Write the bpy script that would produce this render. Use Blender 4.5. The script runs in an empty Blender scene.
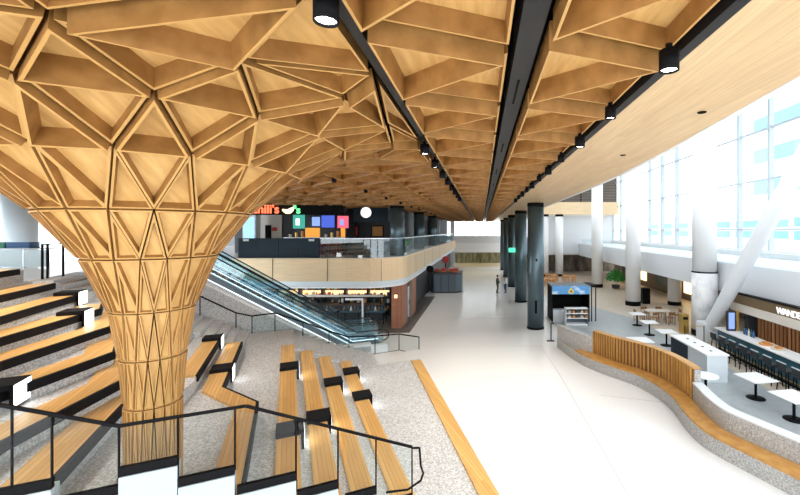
import bpy, bmesh, math, random
from mathutils import Vector, Matrix, geometry
R = math.radians
rng = random.Random(7)
SC = bpy.context.scene
COL = SC.collection
F, VX, VY, ZC = 400.0, 482.0, 231.0, 5.9       # focal length in px, vanishing point, eye height
DECK, CEIL = 4.4, 7.6

# ------------------------------------------------------------------ photo -> place
def on_z(px, py, z):
    Y = F*(ZC-z)/(py-VY)
    return Vector(((px-VX)*Y/F, Y, z))
UA = Vector((0.9, 0.436, 0)); VA = Vector((-0.436, 0.9, 0))   # amphitheatre axes
def uv(u, v, z=0.0): return Vector((0.9*u-0.436*v, 0.436*u+0.9*v, z))
def on_v(px, py, v):
    d = Vector(((px-VX)/F, 1.0, -(py-VY)/F))
    Y = v/(VA.x*d.x+VA.y*d.y)
    return Vector((d.x*Y, Y, ZC+d.z*Y))

# ------------------------------------------------------------------ materials
def mat(name, col, rough=0.5, metal=0.0, emit=None, estr=0.0, spec=0.5):
    m = bpy.data.materials.new(name); m.use_nodes = True
    b = m.node_tree.nodes['Principled BSDF']
    b.inputs['Base Color'].default_value = (*col, 1)
    b.inputs['Roughness'].default_value = rough
    b.inputs['Metallic'].default_value = metal
    b.inputs['Specular IOR Level'].default_value = spec
    if emit:
        b.inputs['Emission Color'].default_value = (*emit, 1); b.inputs['Emission Strength'].default_value = estr
    return m
def noisy(name, c1, c2, scale=(1, 1, 1), nscale=5.0, rough=0.5, detail=4, lo=0.35, hi=0.65, coord='Object', bump=0.0, spec=0.5):
    m = mat(name, c1, rough, spec=spec); nt = m.node_tree; b = nt.nodes['Principled BSDF']
    tc = nt.nodes.new('ShaderNodeTexCoord'); mp = nt.nodes.new('ShaderNodeMapping')
    mp.inputs['Scale'].default_value = scale
    n = nt.nodes.new('ShaderNodeTexNoise'); n.inputs['Scale'].default_value = nscale; n.inputs['Detail'].default_value = detail
    r = nt.nodes.new('ShaderNodeValToRGB')
    r.color_ramp.elements[0].position = lo; r.color_ramp.elements[1].position = hi
    r.color_ramp.elements[0].color = (*c1, 1); r.color_ramp.elements[1].color = (*c2, 1)
    nt.links.new(tc.outputs[coord], mp.inputs['Vector']); nt.links.new(mp.outputs['Vector'], n.inputs['Vector'])
    nt.links.new(n.outputs['Fac'], r.inputs['Fac']); nt.links.new(r.outputs['Color'], b.inputs['Base Color'])
    if bump:
        bp = nt.nodes.new('ShaderNodeBump'); bp.inputs['Strength'].default_value = bump
        nt.links.new(n.outputs['Fac'], bp.inputs['Height']); nt.links.new(bp.outputs['Normal'], b.inputs['Normal'])
    return m
def planks(name, c1, c2, cm, bw, bh, rough=0.45, rot=0.0, grain=18, mortar=0.004):
    """boards laid in staggered rows with grain along their length"""
    m = mat(name, c1, rough); nt = m.node_tree; b = nt.nodes['Principled BSDF']
    tc = nt.nodes.new('ShaderNodeTexCoord'); mp = nt.nodes.new('ShaderNodeMapping'); mp.inputs['Rotation'].default_value = (0, 0, rot)
    br = nt.nodes.new('ShaderNodeTexBrick')
    br.inputs['Color1'].default_value = (*c1, 1); br.inputs['Color2'].default_value = (*c2, 1); br.inputs['Mortar'].default_value = (*cm, 1)
    br.inputs['Scale'].default_value = 1; br.inputs['Brick Width'].default_value = bw; br.inputs['Row Height'].default_value = bh
    br.inputs['Mortar Size'].default_value = mortar; br.inputs['Bias'].default_value = 0.0
    mp2 = nt.nodes.new('ShaderNodeMapping'); mp2.inputs['Scale'].default_value = (0.6, grain, grain)
    n = nt.nodes.new('ShaderNodeTexNoise'); n.inputs['Scale'].default_value = 2; n.inputs['Detail'].default_value = 3
    mx = nt.nodes.new('ShaderNodeMix'); mx.data_type = 'RGBA'; mx.blend_type = 'MULTIPLY'; mx.inputs['Factor'].default_value = 0.35
    L = nt.links.new
    L(tc.outputs['Object'], mp.inputs['Vector']); L(mp.outputs['Vector'], br.inputs['Vector']); L(mp.outputs['Vector'], mp2.inputs['Vector'])
    L(mp2.outputs['Vector'], n.inputs['Vector']); L(br.outputs['Color'], mx.inputs['A']); L(n.outputs['Color'], mx.inputs['B'])
    r = nt.nodes.new('ShaderNodeValToRGB'); r.color_ramp.elements[0].position = .3; r.color_ramp.elements[1].position = .6
    r.color_ramp.elements[0].color = (.55, .5, .45, 1); r.color_ramp.elements[1].color = (1, 1, 1, 1)
    L(n.outputs['Fac'], r.inputs['Fac']); L(r.outputs['Color'], mx.inputs['B']); L(mx.outputs['Result'], b.inputs['Base Color'])
    return m
def glass(name, tint=(0.95, 0.98, 0.98), refl=0.06, rough=0.02):
    m = bpy.data.materials.new(name); m.use_nodes = True; nt = m.node_tree; nt.nodes.clear()
    o = nt.nodes.new('ShaderNodeOutputMaterial'); mx = nt.nodes.new('ShaderNodeMixShader')
    t = nt.nodes.new('ShaderNodeBsdfTransparent'); g = nt.nodes.new('ShaderNodeBsdfGlossy')
    t.inputs['Color'].default_value = (*tint, 1); g.inputs['Roughness'].default_value = rough
    mx.inputs['Fac'].default_value = refl
    nt.links.new(t.outputs[0], mx.inputs[1]); nt.links.new(g.outputs[0], mx.inputs[2]); nt.links.new(mx.outputs[0], o.inputs[0])
    return m
def lamp(name, col, s): return mat(name, (0.05, 0.05, 0.05), 0.5, emit=col, estr=s, spec=.2)

W1, W2 = (0.60, 0.335, 0.105), (0.74, 0.455, 0.165)
M = dict(
    board=noisy('oak_board', (0.29, 0.135, 0.033), (0.42, 0.21, 0.060), (3, 3, 3), 1.6, 0.5, 5),  # same oak as the panels, darkened to put board-side shade into the colour
    panel=noisy('oak_panel', W1, W2, (9, 1.2, 1.2), 1.5, 0.5, 5),
    rim=mat('oak_edge', (0.60, 0.34, 0.11), 0.5),
    trunk=noisy('oak_trunk', (0.46, 0.25, 0.085), (0.60, 0.345, 0.13), (6, 6, 0.8), 1.5, 0.5, 5),
    soffit=planks('oak_soffit', (0.72, 0.50, 0.27), (0.79, 0.57, 0.32), (0.68, 0.46, 0.24), 2.4, 0.22, 0.4, R(90)),
    fascia=planks('oak_fascia', (0.78, 0.59, 0.36), (0.83, 0.64, 0.40), (0.62, 0.44, 0.24), 3.0, 0.5, 0.5),
    bench=planks('oak_bench', (0.66, 0.37, 0.115), (0.80, 0.50, 0.185), (0.50, 0.28, 0.085), 3.5, 0.085, 0.4, R(64.2), 30, 0.006),
    slat=noisy('oak_slat', (0.50, 0.25, 0.06), (0.64, 0.35, 0.10), (1, 1, .3), 6, 0.45),
    seatwood=noisy('seat_wood', (0.50, 0.24, 0.055), (0.62, 0.33, 0.09), (1, 1, 1), 4, 0.45),
    terrazzo=noisy('white_terrazzo', (0.86, 0.86, 0.85), (0.76, 0.76, 0.75), (1, 1, 1), 30, 0.22, 2, .45, .75),
    granite=noisy('grey_terrazzo', (0.37, 0.385, 0.395), (0.72, 0.73, 0.735), (1, 1, 1), 26, 0.55, 6, .38, .62),
    stone=noisy('planter_terrazzo', (0.26, 0.26, 0.255), (0.55, 0.54, 0.52), (1, 1, 1), 26, 0.5, 6, .36, .64),
    greyfloor=noisy('grey_floor', (0.36, 0.40, 0.42), (0.42, 0.46, 0.48), (1, 1, 1), 3, 0.3),
    beige=noisy('beige_floor', (0.56, 0.48, 0.39), (0.66, 0.57, 0.47), (1, 1, 1), 4, 0.35),
    joint=mat('floor_joint', (0.45, 0.44, 0.42), 0.5),
    black=mat('black_metal', (0.004, 0.004, 0.005), 0.6, spec=.12),
    soot=mat('matt_black', (0.008, 0.008, 0.008), 0.9, spec=.1),
    nosing=mat('black_nosing', (0.008, 0.008, 0.010), 0.7, spec=.15), chairwood=mat('brown_chair_wood', (0.26, 0.13, 0.055), 0.5),
    channel=noisy('channel_black', (0.005, 0.005, 0.006), (0.012, 0.012, 0.013), (1, 1, 1), 2, 0.5),
    steel=mat('charcoal_column', (0.10, 0.145, 0.165), 0.33, 0.65),
    white=mat('white_paint', (0.86, 0.87, 0.88), 0.5),
    cool=mat('cool_white_paint', (0.70, 0.73, 0.76), 0.5),
    bluewhite=mat('pale_blue_paint', (0.68, 0.75, 0.80), 0.5),
    marble=noisy('marble', (0.78, 0.78, 0.79), (0.55, 0.56, 0.58), (1, 1, .7), 1.8, 0.25, 8, .5, .7),
    glass=glass('clear_glass'), tealglass=glass('tinted_glass', (0.80, 0.90, 0.93), 0.1), railglass=glass('rail_glass', (0.93, 0.965, 0.965), 0.02),
    win=glass('window_glass', (0.97, 0.99, 1.0), 0.04),
    chrome=mat('brushed_steel', (0.55, 0.57, 0.6), 0.25, 1.0),
    truss=mat('escalator_cladding', (0.13, 0.17, 0.20), 0.35, 0.3), frame=mat('window_frame', (0.47, 0.54, 0.58), 0.5),
    tread=noisy('escalator_tread', (0.04, 0.05, 0.06), (0.09, 0.10, 0.11), (1, 1, 1), 20, 0.4),
    rubber=mat('rubber', (0.012, 0.013, 0.015), 0.5),
    brick=planks('brick_wall', (0.30, 0.11, 0.055), (0.38, 0.15, 0.08), (0.32, 0.24, 0.2), 0.24, 0.08, 0.8, 0, 2, 0.01),
    darkwall=mat('dark_wall', (0.03, 0.032, 0.037), 0.5), darkblue=mat('dark_blue_panel', (0.010, 0.022, 0.034), 0.5, spec=.25),
    slate=mat('slate_panel', (0.10, 0.14, 0.175), 0.4),
    bronze=mat('bronze_header', (0.16, 0.105, 0.05), 0.45), cream=mat('cream_band', (0.62, 0.57, 0.50), 0.5),
    copper=noisy('copper_slat', (0.34, 0.13, 0.045), (0.62, 0.30, 0.12), (1, 3, .1), 3, 0.4),
    teal=mat('teal_bar_front', (0.02, 0.09, 0.13), 0.4), blackseat=mat('black_leather', (0.014, 0.015, 0.017), 0.45),
    lightseat=mat('pale_seat_back', (0.42, 0.46, 0.48), 0.4),
    tabletop=mat('white_tabletop', (0.85, 0.86, 0.87), 0.3), orange=mat('orange_wood', (0.62, 0.27, 0.07), 0.5),
    red=mat('red_paint', (0.55, 0.05, 0.04), 0.5), orangep=mat('orange_panel', (0.8, 0.33, 0.04), 0.5, emit=(1, .4, .05), estr=.35),
    gold=mat('brass', (0.55, 0.36, 0.10), 0.35, 0.6), green=noisy('leaf_green', (0.02, 0.16, 0.03), (0.06, 0.34, 0.05), (1, 1, 1), 9, 0.6),
    binblue=mat('blue_bin', (0.03, 0.12, 0.30), 0.5), bingreen=mat('green_bin', (0.02, 0.22, 0.14), 0.5),
    louver=mat('louvre_brown', (0.20, 0.16, 0.13), 0.6), skyblue=mat('banner_blue', (0.16, 0.42, 0.70), 0.5), yellow=mat('banner_yellow', (0.85, 0.6, 0.05), 0.5),
    extwhite=mat('outside_white', (0.66, 0.69, 0.72), 0.6), extblue=mat('outside_blue_glass', (0.20, 0.40, 0.55), 0.4), extteal=mat('outside_teal_glass', (0.17, 0.46, 0.48), 0.4),
    l_spot=lamp('spot_lens', (1, .96, .9), 14), l_box=lamp('box_light', (1, .99, .96), 2.6), l_strip=lamp('strip_light', (.88, .95, 1), 1.7),
    l_red=lamp('red_letters', (1, .13, .05), 1.5), l_green=lamp('green_letters', (.1, .9, .25), 1.6), l_white=lamp('white_letters', (1, 1, 1), .9),
    l_cream=lamp('cream_sign', (1, .72, .35), 1.6), l_warm=lamp('warm_backlight', (1, .58, .28), 1.1), l_fridge=lamp('fridge_light', (.25, .55, 1), 1.1),
    l_screen=lamp('blue_screen', (.05, .10, .55), .75), l_screen2=lamp('pale_screen', (.25, .38, .80), .7), l_exit=lamp('exit_green', (.05, .75, .3), 1.4),
    l_pink=lamp('pink_screen', (.85, .12, .2), .7), l_teal=lamp('teal_screen', (.04, .40, .30), .6), l_yel=lamp('yellow_backlight', (.9, .7, .2), 1.2),
    skin=mat('skin', (0.55, 0.33, 0.24), 0.5), cloth_dark=mat('olive_cloth', (0.10, 0.085, 0.06), 0.8), cloth_white=mat('white_cloth', (0.75, 0.75, 0.75), 0.8),
    denim=mat('denim', (0.04, 0.10, 0.24), 0.8), hair=mat('dark_hair', (0.02, 0.015, 0.01), 0.6),
    products=noisy('bottles', (0.04, 0.10, 0.11), (0.30, 0.16, 0.07), (1, 1, 1), 7, 0.3),
    mural=noisy('mural', (0.02, 0.02, 0.03), (0.55, 0.40, 0.42), (1, 1, 1), 2.2, 0.5, 3, .48, .6),
)

# ------------------------------------------------------------------ objects
XF = {}       # object name -> world matrix of the thing it belongs to
def link(o):
    COL.objects.link(o); return o
def tag(o, label=None, cat=None, group=None, kind=None):
    if label: o['label'] = label
    if cat: o['category'] = cat
    if group: o['group'] = group
    if kind: o['kind'] = kind
    return o
def thing(name, label, cat, loc=(0, 0, 0), rz=0.0, group=None, kind=None):
    o = link(bpy.data.objects.new(name, None)); o.location = loc; o.rotation_euler = (0, 0, rz); o.empty_display_size = .2
    XF[o.name] = Matrix.Translation(Vector(loc)) @ Matrix.Rotation(rz, 4, 'Z')
    return tag(o, label, cat, group, kind)
class MB:
    """collects shapes into one mesh"""
    def __init__(s): s.v = []; s.f = []; s.sm = []; s.rim = []
    def add(s, vs, fs, smooth=False):
        b = len(s.v); s.v += [Vector(p) for p in vs]
        for f in fs: s.f.append([b+i for i in f]); s.sm.append(smooth)
        return s
    def box(s, x0, x1, y0, y1, z0, z1):
        return s.hexa([(x0, y0), (x1, y0), (x1, y1), (x0, y1)], z0, z1)
    def hexa(s, poly, z0, z1): return s.prism([Vector((p[0], p[1], 0)) for p in poly], z0, z1)
    def prism(s, poly, z0, z1):
        """plan polygon extruded from z0 to z1; z may be a list per corner"""
        n = len(poly); a = z0 if isinstance(z0, (list, tuple)) else [z0]*n; c = z1 if isinstance(z1, (list, tuple)) else [z1]*n
        vs = [(poly[i].x, poly[i].y, a[i]) for i in range(n)]+[(poly[i].x, poly[i].y, c[i]) for i in range(n)]
        return s.add(vs, [list(range(n))[::-1], list(range(n, 2*n))]+[[i, (i+1) % n, n+(i+1) % n, n+i] for i in range(n)])
    def bar(s, a, b, w, h=None, up=(0, 0, 1)):
        a, b = Vector(a), Vector(b); h = h or w; d = (b-a).normalized(); up = Vector(up)
        if abs(d.dot(up)) > .98: up = Vector((1, 0, 0))
        x = d.cross(up).normalized()*w/2; y = x.cross(d).normalized()*h/2
        vs = [p+sx*x+sy*y for p in (a, b) for sx, sy in ((-1, -1), (1, -1), (1, 1), (-1, 1))]
        return s.add(vs, [[3, 2, 1, 0], [4, 5, 6, 7], [0, 1, 5, 4], [1, 2, 6, 5], [2, 3, 7, 6], [3, 0, 4, 7]])
    def cyl(s, a, b, r0, r1=None, n=16, caps=True):
        a, b = Vector(a), Vector(b); r1 = r0 if r1 is None else r1; d = (b-a).normalized()
        up = Vector((1, 0, 0)) if abs(d.z) > .9 else Vector((0, 0, 1)); x = d.cross(up).normalized(); y = d.cross(x)
        ring = [x*math.cos(2*math.pi*i/n)+y*math.sin(2*math.pi*i/n) for i in range(n)]
        A = [a+p*r0 for p in ring]; B = [b+p*r1 for p in ring]
        s.add(A+B, [[i, n+i, n+(i+1) % n, (i+1) % n] for i in range(n)], True)
        if caps: s.add(A, [list(range(n))]); s.add(B, [list(range(n))[::-1]])
        return s
    def tube(s, pts, r, n=8):
        for a, b in zip(pts, pts[1:]): s.cyl(a, b, r, n=n)
        return s
    def lathe(s, c, prof, n=24):
        c = Vector(c); vs = []
        for r, z in prof: vs += [c+Vector((r*math.cos(2*math.pi*i/n), r*math.sin(2*math.pi*i/n), z)) for i in range(n)]
        fs = [[j*n+i, j*n+(i+1) % n, (j+1)*n+(i+1) % n, (j+1)*n+i] for j in range(len(prof)-1) for i in range(n)]
        return s.add(vs, fs, True)
    def ribbon(s, pts, z0, z1, off0, off1):
        """strip that follows a plan curve; off = signed distance to the side of the curve"""
        n = len(pts); A = []; B = []
        for i, p in enumerate(pts):
            d = (pts[min(i+1, n-1)]-pts[max(i-1, 0)]); d.z = 0; d.normalize(); nn = Vector((d.y, -d.x, 0))
            A.append(p+nn*off0); B.append(p+nn*off1)
        a = z0 if isinstance(z0, list) else [z0]*n; c = z1 if isinstance(z1, list) else [z1]*n
        vs = []
        for i in range(n): vs += [(A[i].x, A[i].y, a[i]), (B[i].x, B[i].y, a[i]), (B[i].x, B[i].y, c[i]), (A[i].x, A[i].y, c[i])]
        fs = [[0, 1, 2, 3], [4*n-1, 4*n-2, 4*n-3, 4*n-4]]
        for i in range(n-1):
            for k in range(4): fs.append([4*i+k, 4*i+4+k, 4*i+4+(k+1) % 4, 4*i+(k+1) % 4])
        return s.add(vs, fs)
    def build(s, name, m, parent=None, label=None, kind=None, bevel=0.0):
        root = parent
        while root is not None and root.parent is not None: root = root.parent
        inv = XF[root.name].inverted() if root is not None and root.name in XF else Matrix.Identity(4)
        me = bpy.data.meshes.new(name); me.from_pydata([inv @ p for p in s.v], [], s.f); me.validate()
        bm = bmesh.new(); bm.from_mesh(me); bmesh.ops.recalc_face_normals(bm, faces=bm.faces); bm.to_mesh(me); bm.free()
        if len(me.polygons) == len(s.sm): me.polygons.foreach_set('use_smooth', s.sm)
        me.materials.append(M[m] if isinstance(m, str) else m)
        if s.rim:
            me.materials.append(M['rim'])
            for q in s.rim: me.polygons[q].material_index = 1
        o = link(bpy.data.objects.new(name, me)); o.parent = parent
        if label: o['label'] = label
        if kind: o['kind'] = kind
        if bevel:
            md = o.modifiers.new('edge', 'BEVEL'); md.width = bevel; md.segments = 2; md.limit_method = 'ANGLE'
        return o
def struct(name, mb, m, parent=None): return mb.build(name, m, parent, kind='structure' if parent is None else None)
def children(o): return [c for c in bpy.data.objects if c.parent == o]
def dup(root, loc, rz=0.0, label=None, group=None):
    def cp(o, par):
        c = o.copy(); COL.objects.link(c); c.parent = par
        for ch in o.children: cp(ch, c)
        return c
    r = cp(root, None); r.location = loc; r.rotation_euler = (0, 0, rz)
    XF[r.name] = Matrix.Translation(Vector(loc)) @ Matrix.Rotation(rz, 4, 'Z')
    if label: r['label'] = label
    if group: r['group'] = group
    return r
def text(name, s, m, parent, org, xdir, size, up=(0, 0, 1), extr=0.02, bold=0.0, align='LEFT'):
    c = bpy.data.curves.new(name, 'FONT'); c.body = s; c.size = size; c.extrude = extr; c.offset = bold; c.align_x = align; c.space_character = .88 if s == 'WANDER' else 1
    o = link(bpy.data.objects.new(name, c)); c.materials.append(M[m])
    x = Vector(xdir).normalized(); y = Vector(up); z = x.cross(y)
    mw = Matrix((x, y, z)).transposed().to_4x4(); mw.translation = Vector(org)
    root = parent
    while root is not None and root.parent is not None: root = root.parent
    me = bpy.data.meshes.new_from_object(o.evaluated_get(bpy.context.evaluated_depsgraph_get()))
    bpy.data.objects.remove(o); o = link(bpy.data.objects.new(name, me)); me.transform((XF[root.name].inverted() @ mw) if root is not None else mw)
    o.parent = parent
    return o
def lerp_list(pts, v):
    if v <= pts[0][0]: return pts[0][1]
    for (a, x), (b, y) in zip(pts, pts[1:]):
        if v <= b: return x+(y-x)*(v-a)/(b-a)
    return pts[-1][1]
def smooth_path(ctrl, n=8):
    out = []; m = len(ctrl)
    for i in range(m-1):
        p0, p1, p2, p3 = ctrl[max(i-1, 0)], ctrl[i], ctrl[i+1], ctrl[min(i+2, m-1)]
        for k in range(n):
            t = k/n
            out.append(0.5*((2*p1)+(p2-p0)*t+(2*p0-5*p1+4*p2-p3)*t*t+(3*p1-p0-3*p2+p3)*t**3))
    out.append(ctrl[-1]); return out

# ================================================================== CAMERA, SKY
cam = bpy.data.cameras.new('camera'); co = link(bpy.data.objects.new('camera', cam))
co.location = (0, 0, ZC); co.rotation_euler = (R(90), 0, 0)
cam.sensor_width = 36; cam.sensor_fit = 'HORIZONTAL'; cam.lens = 18; cam.shift_x = -(VX-400)/800; cam.shift_y = -(247.5-VY)/800; cam.clip_end = 600
SC.camera = co
SC.view_settings.view_transform = 'Standard'; SC.view_settings.look = 'None'; SC.view_settings.gamma = 1; SC.view_settings.exposure = 0.88
w = bpy.data.worlds.new('sky'); SC.world = w; w.use_nodes = True
w.node_tree.nodes['Background'].inputs[0].default_value = (0.93, 0.97, 1, 1); w.node_tree.nodes['Background'].inputs[1].default_value = 1.75

# ================================================================== FLOORS
mb = MB(); mb.box(-20, 22, -6, 70, -0.3, 0); struct('floor', mb, 'terrazzo')
mb = MB()
for pts in ([(560, 375), (628, 495)], [(540, 345), (560, 375)], [(600, 395), (680, 404)]):
    a, b = [on_z(*p, 0.002) for p in pts]; mb.bar(a, b, 0.02, 0.004)
for y in (27.0, 20.5): mb.bar((-3.5, y, .002), (3.2, y, .002), .012, .004)
struct('floor_joints', mb, 'joint')

# ================================================================== CURVED PLANTER BENCH ON THE CONCOURSE
base_px = [(557, 347), (577, 362), (600, 373), (640, 388), (668, 407), (686, 430), (706, 449), (745, 471), (790, 495), (870, 540)]
ctrl = [on_z(*p, 0) for p in base_px]
path = smooth_path(ctrl, 8)          # left edge = concourse side; side(+) of travel towards camera -> use negative offsets for the seating side
bench_t = thing('curved_bench', 'long wavy grey terrazzo bench wall with wooden seat edging the white floor', 'bench', (6.2, 12.8, 0))
def side(off0, off1, z0, z1, name, m, i0=0, i1=None, label=None):
    mb = MB(); p = path[i0:i1]; mb.ribbon(p, z0, z1, off0, off1); return mb.build(name, m, bench_t, label)
NP = len(path); iB = 10; iC = 34
S = -1
side(0, S*0.60, 0, 0.41, 'base', 'stone')
side(S*0.04, S*0.58, 0.41, 0.47, 'seat', 'seatwood', iB-3)
# terrazzo back: high end curve, then behind the slats, then the open parapet
zt = [1.0 if i < iB else (1.0 if i > iC else 1.0) for i in range(NP)]
def wedge(i0, i1, f0, f1, z0, z1, name, m):
    mb = MB(); A, B = [], []
    for i in range(i0, i1+1):
        d = path[min(i+1, NP-1)]-path[max(i-1, 0)]; nn = Vector((d.y, -d.x, 0)).normalized()*S; A.append(path[i]+nn*f0(i)); B.append(path[i]+nn*f1(i))
    for i in range(len(A)-1): mb.prism([A[i], A[i+1], B[i+1], B[i]], z0, z1)
    return mb.build(name, m, bench_t)
wedge(0, iB, lambda i: .01+.59*(i/iB)**1.6, lambda i: .20+.66*(i/iB)**1.3, 0.41, 1.16, 'back_wall', 'stone')
side(S*0.60, S*0.86, 0, 0.98, 'parapet', 'stone', iC)
side(S*0.58, S*0.89, 0.98, 1.02, 'coping', 'cool', iC, None, 'pale stone coping')
side(S*0.67, S*0.86, 0, 1.41, 'back_core', 'stone', iB, iC+1)
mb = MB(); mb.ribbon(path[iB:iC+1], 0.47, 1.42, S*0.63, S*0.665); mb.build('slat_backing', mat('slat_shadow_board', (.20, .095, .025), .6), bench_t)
mb = MB(); seg = path[iB:iC+1]; L = 0; acc = 0.0
for a, b in zip(seg, seg[1:]):
    d = (b-a); l = d.length; d.normalize(); nn = Vector((d.y, -d.x, 0))
    while acc < l:
        p = a+d*acc+nn*S*0.615
        mb.bar(p+Vector((0, 0, .47)), p+Vector((0, 0, 1.45)), 0.03, 0.10, up=nn); acc += 0.15
    acc -= l
mb.build('slat_back', 'slat', bench_t, 'upright wooden slats of the bench back')
mb = MB(); mb.ribbon(seg, 1.43, 1.46, S*0.60, S*0.88); mb.build('cap_rail', 'slat', bench_t)
# seating area floor beyond the bench
inner = [p+Vector(((path[min(i+1, NP-1)]-path[max(i-1, 0)]).y, -(path[min(i+1, NP-1)]-path[max(i-1, 0)]).x, 0)).normalized()*S*0.8 for i, p in enumerate(path)]
mb = MB(); poly = inner[::4]+[Vector((10.75, 6, 0)), Vector((10.75, 14, 0)), Vector((10.5, 19, 0)), Vector((10.4, 22, 0)), Vector((10.3, 27, 0)), Vector((8.6, 31, 0)), Vector((6, 31, 0)), Vector((4.5, 26, 0))]
mb.prism(poly, 0, 0.006); struct('floor_seating', mb, 'greyfloor')
mb = MB(); mb.hexa([(10.75, 6), (20, 6), (20, 54), (5, 54), (5, 38), (8.6, 31.2), (10.3, 27.2), (10.4, 22), (10.5, 19), (10.75, 14)], 0, 0.004); struct('floor_dining', mb, 'beige')

# ================================================================== AMPHITHEATRE TIERS
E = {1: [(5.5, 3.73), (16.6, 5.1)], 2: [(5, 2.25)], 3: [(5, 1.48)], 4: [(5, .85)], 5: [(5, .22)],
     6: [(5, -.65), (10.6, -.65), (12, -1.5), (20, -1.5)], 7: [(5, -2.3), (10.4, -2.3), (12, -2.1), (20, -2.1)],
     8: [(5, -2.87), (10.1, -2.9), (20, -2.95)], 9: [(5, -3.8), (8.3, -3.76), (10.6, -3.1), (12.5, -3.4), (20, -3.5)],
     10: [(5, -4.6), (9.4, -4.6), (10.6, -4.1), (11.9, -3.6), (13.5, -4.0), (20, -4.1)],
     11: [(5, -4.95), (10.7, -4.87), (13.5, -4.15), (15, -4.6), (20, -4.7)],
     12: [(5, -5.3), (11.5, -5.24), (14.6, -4.7), (16, -5.1), (20, -5.2)], 13: [(5, -5.7), (14, -5.6), (16, -5.5), (20, -5.6)], 14: [(5, -6.3), (20, -6.28)]}
VEND = 16.7
def vlist(n, v0, v1):
    vs = [v0]+[v for v, _ in E[n] if v0 < v < v1]+[v1]
    out = []
    for a, b in zip(vs, vs[1:]):
        k = max(1, int((b-a)/1.2)); out += [a+(b-a)*i/k for i in range(k)]
    return out+[v1]
def zt_(n): return 0.1+0.3*n
mbt = MB()
for n in range(1, 15):
    z = zt_(n)
    v0 = 5.55 if n > 1 else 5.5
    vs = vlist(n, v0, VEND)
    front = [uv(lerp_list(E[n], v), v) for v in vs]
    if n < 14:
        vb = vlist(n+1, v0, VEND)[::-1]; back = [uv(lerp_list(E[n+1], v)-0.05, v) for v in vb]
    else: back = [uv(-7.0, VEND), uv(-7.0, v0)]
    mbt.prism(front+back, -0.02, z)
struct('floor_tiers', mbt, 'granite')
# timber seat strips, one per tier
B_LABEL = {1: 'long low golden wood bench bordering the white concourse floor', 2: 'straight wood bench strip one tier above the lowest, carrying two black boxes',
           3: 'wood bench strip two tiers above the floor with a single black box', 4: 'wood bench strip of the middle tier, black box near its lower end',
           5: 'wood bench strip beside the wide landing with two black boxes', 6: 'zigzag wood bench strip jogging around the flared timber column',
           7: 'short wood bench strip with a black box behind the zigzag bench', 8: 'lowest wood bench behind the timber column, ending at its foot',
           9: 'curving wood bench carrying the biggest glowing box', 10: 'wavy wood bench two tiers above the column foot', 11: 'curving wood bench three tiers above the column foot',
           12: 'curved wood bench below the lower of two paired glowing boxes', 13: 'wood bench under the upper of two paired glowing boxes', 14: 'topmost tier wood bench just below the upper deck'}
B_SPAN = {1: (6.3, 16.4), 2: (6.2, 16.6), 3: (6.2, 16.6), 4: (6.2, 16.6), 5: (6.2, 16.6), 6: (6.4, 16.6), 7: (12.3, 16.6), 8: (6.1, 11.0), 9: (6.1, 16.4), 10: (6.1, 16), 11: (6.1, 16), 12: (6.1, 15.6), 13: (6.1, 16.1), 14: (6.1, 16.3)}
for n in range(1, 15):
    z = zt_(n); v0, v1 = B_SPAN[n]; vs = vlist(n, v0, v1)
    t = thing('tier_bench', B_LABEL[n], 'bench', tuple(uv(lerp_list(E[n], (v0+v1)/2)-.25, (v0+v1)/2, z)), 0, 'wood benches on the stepped seating')
    wd = 0.42 if n < 8 else 0.5
    if n == 1: wd = .40
    mb = MB(); pts = [uv(lerp_list(E[n], v)-0.02, v) for v in vs]
    th = 0.05
    mb.ribbon(pts, z, z+th, 0.0, -wd)
    mb.build('seat', 'bench', t)
    if n >= 6:
        mb = MB(); mb.ribbon(pts, z-0.13, z+th-.003, 0.06, 0.001); mb.build('nosing', 'nosing', t, 'black strip under the front edge')
# top bench block on the deck
t = thing('seat_block', 'grey terrazzo seat block with wooden top on the upper deck edge', 'bench', tuple(uv(-7.3, 11, DECK)))
MB().prism([uv(-7.02, 6.1), uv(-7.02, 16.5), uv(-7.6, 16.5), uv(-7.6, 6.1)], DECK, DECK+.36).build('block', 'granite', t)
MB().prism([uv(-7.0, 6.1), uv(-7.0, 16.2), uv(-7.5, 16.2), uv(-7.5, 6.1)], DECK+.361, DECK+.41).build('seat', 'bench', t)
MB().prism([uv(-6.96, 6.1), uv(-6.96, 16.2), uv(-6.999, 16.2), uv(-6.999, 6.1)], DECK+.24, DECK+.405).build('nosing', 'nosing', t)
# side stairs (half steps) beyond the benches
mb = MB(); V0, V1 = VEND, 19.55
def stepbox(u0, u1, z): mb.prism([uv(u1, V0), uv(u1, V1), uv(u0, V1), uv(u0, V0)], -0.02, z)
stepbox(-1.5, 0.22, 1.6)
u = 0.22; z = 1.6; edges = [0.22, .535, .85, 1.165, 1.48, 1.865, 2.25, 2.7, 3.1, 3.5]
for a, b in zip(edges, edges[1:]):
    z -= 0.155; stepbox(a, b, max(z, .03))
z = 1.6; ups = [-1.5, -1.8, -2.1, -2.4, -2.75, -3.1, -3.45, -3.75, -4.05, -4.35, -4.65, -4.9, -5.15, -5.4, -5.65, -5.9, -6.2, -6.45, -7.0]
for a, b in zip(ups, ups[1:]):
    z = min(z+0.155, 4.4); stepbox(b, a, z)
struct('floor_steps', mb, 'granite')

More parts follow.
